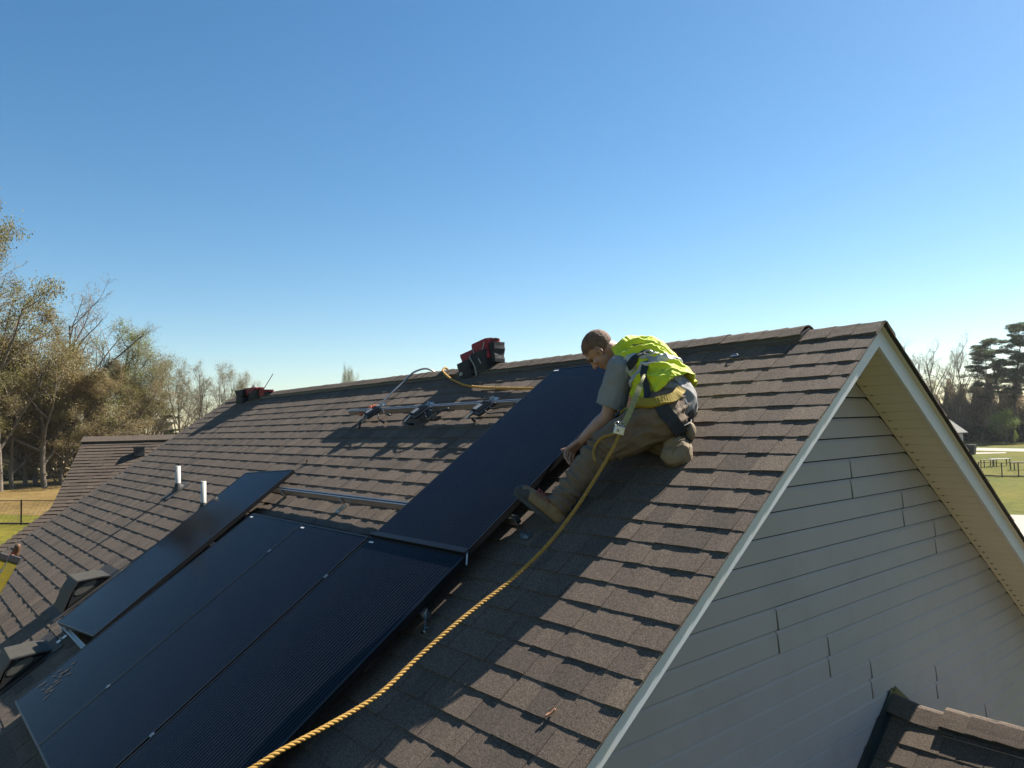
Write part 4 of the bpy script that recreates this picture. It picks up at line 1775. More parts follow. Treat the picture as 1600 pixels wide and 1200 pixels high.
spine = (J['upper'] - J['pel']).normalized()
lat = (J['lsh'] - J['rsh']).normalized()
bk = spine.cross(lat).normalized()
if bk.dot(UP) < 0:
    bk = -bk
c0_ = J['pel']
tlen = (J['upper'] - J['pel']).length


def tcoord(p):
    d = p - c0_
    return d.dot(spine) / tlen, d.dot(lat), d.dot(bk)


# shirt: trunk, sleeves, tail hanging over the waist
q = MB()
sl_end = J['lsh'].lerp(J['lel'], 0.80)
capsule(q, J['upper'], 0.112, J['chest'], 0.150)
capsule(q, J['chest'], 0.150, J['waist'], 0.142)
capsule(q, J['waist'], 0.142, P(1048, 628, 4.20), 0.150)
capsule(q, J['lsh'], 0.080, J['upper'], 0.095)
capsule(q, J['rsh'], 0.080, J['upper'], 0.095)
capsule(q, J['lsh'] + cv(-1, 0.1, 0) * 0.01, 0.084, sl_end, 0.088)
capsule(q, J['lsh'].lerp(J['chest'], 0.5), 0.10, J['chest'], 0.14)
capsule(q, J['rsh'], 0.082, J['rsh'].lerp(J['rel'], 0.8), 0.085)
capsule(q, J['neck'], 0.066, J['upper'], 0.095)
cuff_n = (J['lel'] - J['lsh']).normalized()
rcuff_n = (J['rel'] - J['rsh']).normalized()


def shirt_keep(p):
    # open cuffs and collar
    if (p - sl_end).dot(cuff_n) > 0.002 and (p - J['lel']).length < 0.20 and (p - J['waist']).length > 0.17:
        return False
    if (p - J['rsh'].lerp(J['rel'], 0.8)).dot(rcuff_n) > 0.002 and (p - J['rel']).length < 0.16 and (p - J['waist']).length > 0.24:
        return False
    if (p - J['neck']).dot((J['neck'] - J['upper']).normalized()) > 0.006:
        return False
    return True


def shirt_disp(p, n_):
    t_, l_, b__ = tcoord(p)
    a = 0.010 if t_ < 0.25 else 0.006
    return wr(Vector((p.dot(spine) * 1.0, p.dot(lat) * 2.2, p.dot(bk) * 1.5)), 7, a, 3) + wr(p, 22, 0.003, 9)


out('shirt', fuse(q, 0.0085, 5, disp=shirt_disp, keep=shirt_keep), M['shirt'], person, shell=0.003)

# trousers
q = MB()
capsule(q, P(1046, 630, 4.20), 0.140, J['lhip'], 0.140)
capsule(q, P(1046, 630, 4.20), 0.140, J['rhip'], 0.138)
capsule(q, J['lhip'], 0.140, J['lhip'].lerp(J['lkn'], 0.55), 0.118)
capsule(q, J['lhip'].lerp(J['lkn'], 0.55), 0.118, J['lkn'], 0.088)
mid = J['lkn'].lerp(J['lank'], 0.35)
capsule(q, J['lkn'], 0.084, mid, 0.076)
capsule(q, mid, 0.076, J['lank'].lerp(J['lkn'], 0.02), 0.066)
capsule(q, J['rhip'], 0.135, J['rkn'], 0.090)
capsule(q, J['rkn'], 0.085, J['rank'], 0.066)
lanx = (J['lank'] - J['lkn']).normalized()
lax_t = (J['lkn'] - J['lhip']).normalized()


def pants_disp(p, n_):
    # folds across the leg, bunched at knee and ankle
    d = p - J['lkn']
    s_ = d.dot(lanx)
    a = 0.010
    if (p - J['lank']).length < 0.20:
        a = 0.020
    if (p - J['lkn']).length < 0.13:
        a = 0.018
    if (p - J['lkn']).dot(lanx) > -0.02:
        w = wr(Vector((s_ * 3.4, p.z * 0.9, p.x * 0.8)), 8.0, a, 1)
    else:
        s2 = d.dot(lax_t)
        w = wr(Vector((s2 * 1.1 + d.dot(UP) * 1.6, p.z * 1.6, p.x * 0.6)), 10.0, a * 1.2, 5)
    return w + wr(p, 26, 0.003, 2)


def pants_keep(p):
    if (p - J['lank']).dot(lanx) > 0.022 and (p - J['lank']).length < 0.16:
        return False
    return True


out('trousers', fuse(q, 0.0085, 5, disp=pants_disp, keep=pants_keep), M['pants'], person, shell=0.004)

# knee / seat lump on the right: boot under the body with padded cloth
q = MB()
ellips(q, P(1060, 704, 4.06), (0.082, 0.062, 0.095), RT, FW, (UP * 0.95 + RT * -0.2).normalized())
ellips(q, P(1052, 712, 4.04), (0.07, 0.055, 0.065), RT, FW, UP)
out('knee_pad', fuse(q, 0.007, 4, disp=lambda p, n_: wr(p, 16, 0.007, 4)), M['pad'], person)
q = MB()
ellips(q, P(1077, 675, 4.10), (0.035, 0.045, 0.055), RT, FW, UP)
out('trouser_fold', fuse(q, 0.006, 4, disp=lambda p, n_: wr(p, 18, 0.006, 6)), M['pad'], person)
for k_, (xa_, ya_, xb_, yb_, xc_, yc_) in enumerate(((1046, 702, 1058, 690, 1070, 686), (1050, 722, 1052, 704, 1064, 694), (1066, 724, 1074, 712, 1078, 698))):
    q = MB()
    q.tube(smoothpath([P(xa_, ya_, 3.995), P(xb_, yb_, 3.985), P(xc_, yc_, 4.0)], 5), 0.0025, 5)
    q.build('seam', M['boot'], person, smooth=True)
q = MB()
q.bar(P(1064, 678, 4.03), P(1080, 690, 4.06), 0.012, 0.02, up=FW)
q.build('pad_strap', M['strap'], person)

# left boot: sole towards lower left, toe up
toe, heel = P(820, 782, 4.16), P(858, 813, 4.13)
sdir_ = (toe - heel).normalized()
snorm = cv(0.62, 0.74, 0.0)
snorm = (snorm - sdir_ * snorm.dot(sdir_)).normalized()
sside = sdir_.cross(snorm)
q = MB()


def BP(a, n_, s_=0):
    return heel + sdir_ * a + snorm * n_ + sside * s_


ell = lambda c, r_: ellips(q, c, r_, sdir_, sside, snorm)
capsule(q, BP(-0.02, 0.045), 0.046, BP(0.07, 0.05), 0.052)
capsule(q, BP(0.07, 0.050), 0.052, BP(0.16, 0.040), 0.046)
capsule(q, BP(0.16, 0.040), 0.046, BP(0.205, 0.034), 0.040)
capsule(q, BP(0.0, 0.055), 0.050, J['lank'] - lanx * 0.02, 0.058)
out('boot', fuse(q, 0.006, 4, disp=lambda p, n_: wr(p, 20, 0.003, 8)), M['boot'], person)
q = MB()
capsule(q, BP(0.185, 0.030), 0.048, BP(0.215, 0.026), 0.042)
out('toe_cap', fuse(q, 0.006, 3), M['sole'], person)
q = MB()
n = 22
vs = []
for (nn, sc) in ((-0.012, 1.0), (0.012, 1.03)):
    for k_ in range(n):
        a = 2 * math.pi * k_ / n
        x_ = math.cos(a)
        y_ = math.sin(a)
        L_ = 0.150
        wd = 0.048 * (1 + 0.12 * x_)
        vs.append(BP(0.095 + math.copysign(abs(x_) ** 0.7, x_) * L_ * sc, nn, math.copysign(abs(y_) ** 0.8, y_) * wd * sc))
fs = [(k_, (k_ + 1) % n, n + (k_ + 1) % n, n + k_) for k_ in range(n)] + [tuple(range(n))[::-1], tuple(range(n, 2 * n))]
q.add(vs, fs)
q.box((0, 0, 0), (0.001, 0.001, 0.001), Matrix.Translation(BP(0.1, 0)))
q.build('sole', M['sole'], person)
for k_ in range(5):
    q = MB()
    f = 0.062 + 0.020 * k_
    q.tube([BP(f, 0.094, -0.020), BP(f + 0.012, 0.104, 0.0), BP(f, 0.094, 0.022)], 0.0032, 6)
    q.tube([BP(f + 0.008, 0.090, -0.030), BP(f, 0.100, 0.0), BP(f + 0.008, 0.090, 0.030)], 0.0032, 6)
    q.tube([BP(f, 0.072, -0.050 if sside.dot(FW) > 0 else 0.050), BP(f + 0.004, 0.086, -0.036 if sside.dot(FW) > 0 else 0.036)], 0.0035, 6)
    q.build('lace', M['lace'], person, smooth=True)

# vest: loose shell over the back and left side
q = MB()
capsule(q, J['upper'], 0.126, J['chest'], 0.168)
capsule(q, J['chest'], 0.172, J['waist'], 0.168)
capsule(q, J['waist'], 0.172, P(1052, 622, 4.20), 0.172)
capsule(q, J['lsh'].lerp(J['upper'], 0.35), 0.100, J['upper'], 0.115)
capsule(q, J['rsh'].lerp(J['upper'], 0.25), 0.100, J['upper'], 0.115)


def vest_keep(p):
    t_, l_, b__ = tcoord(p)
    j = 0.015 * noise.noise(p * 12)
    if t_ < 0.01 + j * 2 + 0.07 * max(-0.8, b__ / 0.15) or t_ > 1.20:
        return False
    if (p - J['neck']).length < 0.085:
        return False
    # armhole for the left arm
    d = p - (J['lsh'] + lat * 0.02)
    s_, w_ = d.dot(spine), d.dot(bk)
    if l_ > 0.03 and (s_ / 0.125) ** 2 + (w_ / 0.115) ** 2 < 1 + j * 5:
        return False
    if l_ > 0.08 and s_ > -0.02 and w_ < 0.045:
        return False
    if l_ < -0.03 and s_ > -0.15 and w_ < 0.02:
        return False
    return True


def vest_disp(p, n_):
    t_, l_, b__ = tcoord(p)
    q_ = Vector((p.dot(spine) * 1.1 + l_ * 0.9, l_ * 2.0, b__ * 1.0))
    return 0.000 + wr(q_, 7.5, 0.024, 11) + wr(q_, 19, 0.014, 12)


vd = fuse(q, 0.007, 3, disp=vest_disp, keep=vest_keep)
vest = out('vest', vd, M['vest'], person, shell=0.0025)


def band(name, test, mat, off=0.0045):
    co_, faces, nr = vd
    co2 = co_ + nr * off
    ff = [f for f in faces if test(sum((Vector(co_[i]) for i in f), Vector()) / len(f))]
    o = out(name, (co2, ff, nr), mat, person, shell=0.002)
    return o


def t1(p):
    t_, l_, b__ = tcoord(p)
    return abs(t_ - 0.52 - 0.10 * l_ / 0.15) < 0.058


def t2(p):
    t_, l_, b__ = tcoord(p)
    return abs(l_ - 0.085 - 0.04 * (1 - t_)) < 0.024 and t_ > 0.58 and b__ > -0.02


def t3(p):
    t_, l_, b__ = tcoord(p)
    return abs(l_ + 0.075) < 0.024 and t_ > 0.58 and b__ > -0.02


band('reflective_band', t1, M['silver'])
band('reflective_brace', t2, M['silver'])
band('reflective_brace', t3, M['silver'])

# harness straps draped over the clothes
allb = MB()
for o in bpy.data.objects:
    if o.parent == person and o.type == 'MESH' and o.name.split('.')[0] in ('vest', 'shirt', 'trousers'):
        mw = WM[person.name]
        allb.add([mw @ v.co for v in o.data.vertices], [tuple(p.vertices) for p in o.data.polygons])
bvh = BVHTree.FromPolygons([Vector(v) for v in allb.v], allb.f)


def ribbon(name, pts, w, mat, off=0.008, th=0.004, toward=None):
    """webbing laid on the cloth: way points are dropped onto the nearest cloth along the view of the strap"""
    path = smoothpath([Vector(p) for p in pts], 8)
    P2, Nn = [], []
    for p in path:
        loc, nn, i, d = bvh.find_nearest(p)
        if loc is None or d > 0.12:
            loc, nn = p, -FW
        if nn.dot(p - loc) < 0 and d > 0.03:
            nn = -nn
        P2.append(loc + nn * off)
        Nn.append(nn)
    for _ in range(3):
        P2 = [P2[0]] + [(P2[i - 1] + P2[i] * 2 + P2[i + 1]) / 4 for i in range(1, len(P2) - 1)] + [P2[-1]]
        Nn = [Nn[0]] + [(Nn[i - 1] + Nn[i] + Nn[i + 1]).normalized() for i in range(1, len(Nn) - 1)] + [Nn[-1]]
    vs = []
    for i, p in enumerate(P2):
        d = (P2[min(i + 1, len(P2) - 1)] - P2[max(i - 1, 0)]).normalized()
        s_ = d.cross(Nn[i]).normalized() * (w / 2)
        vs += [p - s_, p + s_, p + s_ + Nn[i] * th, p - s_ + Nn[i] * th]
    fs = []
    for i in range(len(P2) - 1):
        for k_ in range(4):
            fs.append((4 * i + k_, 4 * i + (k_ + 1) % 4, 4 * i + 4 + (k_ + 1) % 4, 4 * i + 4 + k_))
    q = MB()
    q.add(vs, fs)
    return q.build(name, mat, person, smooth=False)


DR = P(1012, 556, 4.20)
ribbon('shoulder_strap', [P(975, 545, 4.5), P(992, 541, 4.34), P(1010, 552, 4.22)], 0.045, M['strap'])
ribbon('shoulder_strap', [P(980, 575, 4.2), P(994, 560, 4.2), P(1010, 556, 4.2)], 0.045, M['strap'])
ribbon('back_strap', [P(1010, 556, 4.2), P(1035, 575, 4.15), P(1062, 598, 4.12), P(1070, 622, 4.12)], 0.045, M['greyfab'])
ribbon('back_strap', [P(1012, 560, 4.2), P(1005, 590, 4.12), P(1012, 622, 4.06)], 0.04, M['strap'])
ribbon('waist_strap', [P(1064, 608, 4.06), P(1052, 622, 4.02), P(1030, 632, 4.0), P(1005, 640, 4.05)], 0.05, M['amber'], 0.014, 0.02)
ribbon('waist_strap', [P(1005, 640, 4.05), P(985, 645, 4.12), P(970, 650, 4.2)], 0.035, M['amber'], 0.012, 0.008)
ribbon('leg_strap', [P(1030, 634, 4.0), P(1042, 650, 3.98), P(1056, 668, 4.0), P(1068, 680, 4.05)], 0.075, M['strap'], 0.008, 0.006)
ribbon('leg_strap', [P(1072, 640, 4.1), P(1082, 660, 4.12), P(1070, 668, 4.05), P(1056, 676, 4.02)], 0.05, M['strap'], 0.010, 0.006)
ribbon('hip_strap', [P(975, 640, 4.2), P(970, 655, 4.18), P(968, 668, 4.2)], 0.04, M['strap'], 0.014, 0.02)
# D ring, shackle and lanyard
q = MB()
dp = []
for k_ in range(17):
    a = 2 * math.pi * k_ / 16
    dp.append(DR + RT * 0.034 * math.cos(a) + UP * 0.030 * math.sin(a) - FW * (0.01 + 0.01 * math.sin(a)))
q.tube(dp, 0.0052, 8)
dp = []
for k_ in range(17):
    a = 2 * math.pi * k_ / 16
    dp.append(DR + RT * (0.014 * math.cos(a) + 0.006) + UP * (0.046 * math.sin(a) - 0.060) - FW * 0.015)
q.tube(dp, 0.0062, 8)
q.bar(DR + UP * -0.078 - FW * 0.016 + RT * -0.012, DR + UP * -0.115 - FW * 0.018 + RT * -0.014, 0.028, 0.016, up=FW)
q.build('d_ring', M['steel'], person, smooth=True)
lan = [DR + UP * -0.115 - FW * 0.018 + RT * -0.012, P(1006, 588, 4.05), P(999, 606, 4.0), P(990, 628, 3.96), P(982, 648, 3.94), P(974, 664, 3.93)]
lan = smoothpath(lan, 8)
q = MB()
for i in range(len(lan) - 1):
    w_ = 0.016 if i < 14 else 0.030
    q.bar(lan[i], lan[i + 1] + (lan[i + 1] - lan[i]) * 0.1, w_, 0.005, up=FW)
q.build('lanyard', M['lanyard'], person)

rg = thing('rope_grab', 'silver rope grab clamped on the yellow rope at the worker\'s hip', 'rope grab', GRAB)
q = MB()
q.box((-0.030, -0.014, -0.026), (0.026, 0.014, 0.022), Matrix.Translation(GRAB) @ Matrix.Rotation(R(50), 4, 'Z') @ Matrix.Rotation(R(15), 4, 'Y'))
bevel(q.build('housing', M['steel'], rg), 0.004)
q = MB()
for s_ in (-0.014, 0.014):
    ring = [GRAB + RT * (s_ + 0.011 * math.cos(a * math.pi / 6)) + UP * (0.034 + 0.011 * math.sin(a * math.pi / 6)) - FW * 0.004 for a in range(13)]
    q.tube(ring, 0.004, 6)
q.tube([GRAB - FW * 0.012 - RT * 0.01, GRAB - FW * 0.026 - RT * 0.01], 0.007, 8)
q.build('cam_lever', M['steel'], rg, smooth=True)

# ------------------------------------------------------------ trees
def tree_mesh(kind, Hh, seed, spread=0.42, nlimb=9, leaf=None, nleaf=2500, lsz=0.16, trunk_r=0.28, low=0.25, levels=3, stems=1, up=0.5):
    """returns (bark verts/faces, twig verts/faces, leaf verts/faces) for a tree of height Hh at the origin"""
    rd = random.Random(seed)
    segs = [[], []]
    tips = []

    def rv():
        return Vector((rd.gauss(0, 1), rd.gauss(0, 1), rd.gauss(0, 1)))

    def grow(p, d, L_, r0, lev, nseg):
        r1 = r0 * (0.35 if lev > 0 else 0.25)
        prev = p.copy()
        d = d.normalized()
        step = L_ / nseg
        pts = [(prev.copy(), r0)]
        for i in range(nseg):
            wob = (0.10, 0.20, 0.28, 0.32)[min(lev, 3)]
            d = (d + rv() * wob * 0.5 + Vector((0, 0, 1)) * (0.10 * up if lev else 0.05)).normalized()
            nx = prev + d * step
            ra = r0 + (r1 - r0) * i / nseg
            rb = r0 + (r1 - r0) * (i + 1) / nseg
            segs[0 if lev <= 1 else 1].append((prev.copy(), nx.copy(), ra, rb))
            prev = nx
            pts.append((prev.copy(), rb))
        if lev >= levels:
            tips.append((prev, d))
            tips.append((pts[len(pts) // 2][0], d))
            return
        nch = (nlimb, 6, 5, 4)[min(lev, 3)]
        for c in range(nch):
            f = (low + (1 - low) * (c + rd.random()) / nch) if lev == 0 else (0.25 + 0.75 * (c + rd.random()) / nch)
            idx = min(int(f * nseg), nseg - 1)
            fr = f * nseg - idx
            bp = pts[idx][0].lerp(pts[idx + 1][0], min(fr, 1))
            br = pts[idx][1] * (0.62 if lev == 0 else 0.6)
            az = rd.random() * 6.283
            side = Vector((math.cos(az), math.sin(az), 0))
            perp = (side - d * side.dot(d)).normalized()
            ang = rd.uniform(0.55, 1.0) * (1 if lev else 1 - 0.35 * f)
            nd = d * math.cos(ang) + perp * math.sin(ang)
            if lev == 0:
                cl = Hh * spread * (1.10 - 0.60 * abs(f - 0.35) / 0.65) * rd.uniform(0.75, 1.15)
            else:
                cl = L_ * rd.uniform(0.34, 0.58) * (1.15 - 0.5 * f)
            grow(bp, nd, cl, br, lev + 1, max(2, 5 - lev))
        if lev > 0:
            tips.append((prev, d))
    for s_ in range(stems):
        a = rd.random() * 6.28
        tilt = 0.04 if stems == 1 else rd.uniform(0.06, 0.28)
        grow(Vector((0.3 * math.cos(a), 0.3 * math.sin(a), -0.3)) if stems > 1 else Vector((0, 0, -0.3)),
             Vector((math.cos(a) * tilt, math.sin(a) * tilt, 1)), Hh * (1 if stems == 1 else rd.uniform(0.75, 1.0)), trunk_r / (1 if stems == 1 else 1.5), 0, 9)
    res = []
    for li, sides in ((0, 6), (1, 3)):
        sg = segs[li]
        if not sg:
            res.append((np.zeros((0, 3)), np.zeros((0, 4), int)))
            continue
        a = np.array([s_[0][:] for s_ in sg])
        b_ = np.array([s_[1][:] for s_ in sg])
        ra = np.array([max(s_[2], 0.012) for s_ in sg])
        rb_ = np.array([max(s_[3], 0.009) for s_ in sg])
        d = b_ - a
        d /= np.linalg.norm(d, axis=1)[:, None]
        ref = np.where(np.abs(d[:, 2:3]) < 0.9, np.array([[0, 0, 1.0]]), np.array([[1.0, 0, 0]]))
        x_ = np.cross(d, ref)
        x_ /= np.linalg.norm(x_, axis=1)[:, None]
        y_ = np.cross(d, x_)
        V_ = []
        for base_, rr in ((a, ra), (b_, rb_)):
            for k_ in range(sides):
                an = 2 * math.pi * k_ / sides
                V_.append(base_ + (x_ * math.cos(an) + y_ * math.sin(an)) * rr[:, None])
        V_ = np.stack(V_, 1)
        m = len(sg)
        idx = np.arange(m)[:, None] * (2 * sides)
        F_ = []
        for k_ in range(sides):
            k2 = (k_ + 1) % sides
            F_.append(np.concatenate([idx + k_, idx + k2, idx + sides + k2, idx + sides + k_], 1))
        res.append((V_.reshape(-1, 3), np.concatenate(F_, 0)))
    if leaf and tips:
        g = np.random.default_rng(seed)
        T = np.array([t_[0][:] for t_ in tips])
        c = T[g.integers(0, len(T), nleaf)] + g.normal(0, 0.22 + Hh * 0.008, (nleaf, 3))
        u_ = g.normal(0, 1, (nleaf, 3))
        u_ /= np.linalg.norm(u_, axis=1)[:, None]
        w_ = np.cross(u_, g.normal(0, 1, (nleaf, 3)))
        w_ /= np.linalg.norm(w_, axis=1)[:, None]
        sz = g.uniform(0.5, 1.3, (nleaf, 1)) * lsz
        V_ = np.stack([c - u_ * sz, c + w_ * sz * 0.5, c + u_ * sz, c - w_ * sz * 0.5], 1).reshape(-1, 3)
        F_ = np.arange(nleaf * 4).reshape(-1, 4)
        res.append((V_, F_))
    else:
        res.append(None)
    return res


def np_mesh(name, V_, F_, mat):
    me = bpy.data.meshes.new(name)
    me.vertices.add(len(V_))
    me.vertices.foreach_set('co', np.asarray(V_, float).ravel())
    nf = len(F_)
    me.loops.add(nf * 4)
    me.polygons.add(nf)
    me.loops.foreach_set('vertex_index', np.asarray(F_, np.int32).ravel())
    me.polygons.foreach_set('loop_start', np.arange(nf, dtype=np.int32) * 4)
    me.update(calc_edges=True)
    me.materials.append(mat)
    return me


def pine_mesh(Hh, seed):
    rd = random.Random(seed)
    g = np.random.default_rng(seed)
    segs, cl = [], []
    p = Vector((0, 0, -0.3))
    d = Vector((rd.uniform(-0.04, 0.04), rd.uniform(-0.04, 0.04), 1))
    pts = [p.copy()]
    for i in range(10):
        d = (d + Vector((rd.gauss(0, 0.03), rd.gauss(0, 0.03), 0))).normalized()
        q_ = p + d * Hh / 10
        segs.append((p.copy(), q_.copy(), 0.30 * (1 - i / 11), 0.30 * (1 - (i + 1) / 11)))
        p = q_
        pts.append(p.copy())
    nb_ = 26
    for c in range(nb_):
        f = 0.48 + 0.52 * (c + rd.random() * 0.7) / nb_
        base_ = pts[min(int(f * 10), 9)].lerp(pts[min(int(f * 10) + 1, 10)], f * 10 % 1)
        az = rd.random() * 6.28
        L_ = Hh * 0.20 * (1.15 - 0.75 * (f - 0.48) / 0.52) * rd.uniform(0.5, 1.2)
        dd = Vector((math.cos(az), math.sin(az), rd.uniform(0.0, 0.45))).normalized()
        e = base_ + dd * L_
        segs.append((base_, e, 0.07, 0.025))
        for k_ in range(rd.randint(2, 4)):
            fr = rd.uniform(0.45, 1.05)
            cc_ = base_.lerp(e, fr) + Vector((rd.gauss(0, 0.4), rd.gauss(0, 0.4), rd.uniform(0, 0.4)))
            segs.append((base_.lerp(e, fr * 0.8), cc_, 0.03, 0.015))
            cl.append((cc_, rd.uniform(0.55, 1.25)))
    for k_ in range(5):
        cl.append((pts[-1] + Vector((rd.gauss(0, 0.5), rd.gauss(0, 0.5), rd.uniform(-0.8, 0.3))), rd.uniform(0.6, 1.0)))
    a = np.array([s_[0][:] for s_ in segs])
    b_ = np.array([s_[1][:] for s_ in segs])
    ra = np.array([s_[2] for s_ in segs])
    rb_ = np.array([s_[3] for s_ in segs])
    dd = b_ - a
    dd /= np.linalg.norm(dd, axis=1)[:, None]
    x_ = np.cross(dd, np.array([[0.3, 0.9, 0.1]]))
    x_ /= np.linalg.norm(x_, axis=1)[:, None]
    y_ = np.cross(dd, x_)
    V_ = []
    for base_, rr in ((a, ra), (b_, rb_)):
        for k_ in range(6):
            an = 2 * math.pi * k_ / 6
            V_.append(base_ + (x_ * math.cos(an) + y_ * math.sin(an)) * rr[:, None])
    V_ = np.stack(V_, 1).reshape(-1, 3)
    idx = np.arange(len(segs))[:, None] * 12
    F_ = np.concatenate([np.concatenate([idx + k_, idx + (k_ + 1) % 6, idx + 6 + (k_ + 1) % 6, idx + 6 + k_], 1) for k_ in range(6)], 0)
    LV_ = []
    for c, rr in cl:
        n = int(240 * rr)
        o_ = g.normal(0, 1, (n, 3))
        o_ /= np.linalg.norm(o_, axis=1)[:, None]
        o_ *= g.uniform(0.3, 1, (n, 1)) ** 0.5 * np.array([[rr, rr, rr * 0.45]])
        cc_ = np.array(c[:])[None] + o_
        u_ = g.normal(0, 1, (n, 3))
        u_[:, 2] = np.abs(u_[:, 2]) * 0.8
        u_ /= np.linalg.norm(u_, axis=1)[:, None]
        w_ = np.cross(u_, g.normal(0, 1, (n, 3)))
        w_ /= np.linalg.norm(w_, axis=1)[:, None]
        s_ = g.uniform(0.12, 0.24, (n, 1))
        LV_.append(np.stack([cc_ - u_ * s_, cc_ + w_ * s_ * 0.25, cc_ + u_ * s_, cc_ - w_ * s_ * 0.25], 1).reshape(-1, 3))
    LV_ = np.concatenate(LV_, 0)
    return V_, F_, LV_, np.arange(len(LV_)).reshape(-1, 4)


KINDS = {}


def make_kind(key, mat_leaf, **k):
    r_ = tree_mesh(key, **k)
    KINDS[key] = (np_mesh('trunk', *r_[0], M['bark']), np_mesh('branches', *r_[1], M['twig']), np_mesh('crown', *r_[2], mat_leaf) if r_[2] else None, k['Hh'])


make_kind('bare', M['bud_pale'], Hh=20, seed=3, spread=0.56, nlimb=12, leaf=True, nleaf=3000, lsz=0.05, trunk_r=0.34, low=0.40, up=0.6, levels=4)
make_kind('bare_tall', M['bud_pale'], Hh=20, seed=12, spread=0.30, nlimb=11, leaf=True, nleaf=5000, lsz=0.06, trunk_r=0.22, low=0.35, up=1.0, levels=4)
make_kind('olive', M['bud_olive'], Hh=20, seed=22, spread=0.52, nlimb=13, leaf=True, nleaf=52000, lsz=0.10, trunk_r=0.36, low=0.14, up=0.5, levels=4)
make_kind('rust', M['bud_rust'], Hh=14, seed=33, spread=0.60, nlimb=12, leaf=True, nleaf=32000, lsz=0.095, trunk_r=0.28, low=0.08, up=0.4, levels=4)
make_kind('green', M['bud_green'], Hh=17, seed=41, spread=0.48, nlimb=11, leaf=True, nleaf=18000, lsz=0.08, trunk_r=0.28, low=0.22, up=0.6, levels=4)
make_kind('multi', M['bud_pale'], Hh=17, seed=57, spread=0.40, nlimb=6, leaf=True, nleaf=16000, lsz=0.075, trunk_r=0.30, low=0.35, stems=4, up=0.8, levels=4)
make_kind('shrubby', M['bud_olive'], Hh=8, seed=61, spread=0.65, nlimb=12, leaf=True, nleaf=14000, lsz=0.07, trunk_r=0.14, low=0.05, stems=2, up=0.4)
make_kind('small_bright', M['bright'], Hh=5, seed=71, spread=0.50, nlimb=12, leaf=True, nleaf=7000, lsz=0.08, trunk_r=0.09, low=0.22, up=0.9)
for i in range(3):
    v_, f_, lv, lf = pine_mesh(24, 100 + i)
    KINDS['pine%d' % i] = (np_mesh('trunk', v_, f_, M['pinebark']), None, np_mesh('crown', lv, lf, M['needle']), 24)


def plant(kind, px, base_y, top_y, label, name='tree', cat='tree', group=None, wide=1.0, rot=None, dist=None):
    """a tree whose foot is on the ground where (px, base_y) is sighted, as tall as sighted"""
    q_ = sight_z(px, base_y, GZ)
    d = (q_ - CAM).dot(FW)
    if dist:
        q_ = CAM + (q_ - CAM) * (dist / d)
        q_.z = GZ
        d = dist
    yg = 600 - 1163.27 * (q_ - CAM).dot(UP) / d
    hgt = (yg - top_y) / 1163.27 * d
    tr, br, cr, H0 = KINDS[kind]
    s_ = hgt / H0
    rz = rot if rot is not None else random.uniform(0, 6.28)
    Mx = Matrix.Translation(q_) @ Matrix.Rotation(rz, 4, 'Z') @ Matrix.Diagonal((s_ * wide, s_ * wide, s_, 1))
    t_ = thing(name, label, cat, Mx, group)
    for nm, me in (('trunk', tr), ('branches', br), ('crown', cr)):
        if me is None:
            continue
        o = bpy.data.objects.new(nm, me)
        COL.objects.link(o)
        o.parent = t_
    return t_


GL = 'trees of the wood beyond the far field on the left'
plant('olive', -62, 778, 325, 'big budding tree at the left edge, tallest of all', group=GL, rot=3.9, wide=0.72)
plant('bare', -95, 770, 400, 'bare limbed tree partly outside the left edge of the photo', group=GL, rot=2.0)
plant('olive', 0, 768, 455, 'olive budding tree just inside the left edge below the tallest tree', group=GL, rot=4.1, wide=0.8)
plant('rust', 70, 762, 548, 'rust brown budding tree left of the dark bare crown', group=GL, rot=1.2, wide=1.05)
plant('bare', 118, 752, 505, 'dark bare tree with a spreading crown standing above its neighbours', group=GL, rot=0.2, wide=1.25)
plant('rust', 120, 756, 600, 'low rust brown tree in front of the dark bare tree', group=GL, rot=3.3, wide=1.2)
plant('green', 170, 750, 540, 'yellow green budding tree right of the dark bare crown', group=GL, rot=5.0)
plant('multi', 214, 748, 545, 'tall pale tree with many stems above the neighbouring roof', group=GL, rot=1.0)
plant('rust', 185, 752, 610, 'rust brown tree just above the left part of the neighbouring roof ridge', group=GL, rot=2.2, wide=1.1)
plant('rust', 20, 764, 620, 'low brown tree at the left edge with green lawn showing beneath', group=GL, rot=0.9, wide=1.2)
plant('olive', 55, 758, 585, 'olive brown tree with a leaning trunk at the edge of the golden field', group=GL, rot=3.0, wide=1.2)
plant('olive', 96, 758, 590, 'olive budding tree directly below the dark bare crown', group=GL, rot=5.2, wide=0.9)
plant('green', 40, 760, 560, 'pale green brown tree left of the rust brown one', group=GL, rot=2.2, wide=1.1)
plant('olive', 150, 752, 598, 'olive tree between the bare crown and the neighbouring roof', group=GL, rot=0.2, wide=1.0)
plant('rust', -30, 764, 600, 'rust brown tree outside the left edge', group=GL, rot=4.2, wide=1.2)
plant('olive', 200, 750, 622, 'low olive tree over the middle of the neighbouring ridge', group=GL, rot=1.9, wide=1.1)
plant('shrubby', -10, 760, 660, 'low tangled brown thicket at the far left edge of the field', 'shrub', 'shrub', GL, rot=0.3, wide=1.2)
plant('shrubby', 90, 756, 668, 'low tangled thicket left of the neighbouring roof', 'shrub', 'shrub', GL, rot=2.3, wide=1.2)
plant('bare_tall', 252, 742, 575, 'slender bare tree right of the many stemmed tree', group=GL)
plant('multi', 284, 742, 572, 'bare many stemmed tree above the right end of the neighbouring ridge', group=GL, rot=2.5, wide=0.8)
plant('bare_tall', 322, 742, 583, 'slender bare tree between the wide bare tree and the round topped one', group=GL)
plant('bare_tall', 340, 742, 592, 'thin bare tree beside the far end of the shingle roof', group=GL)
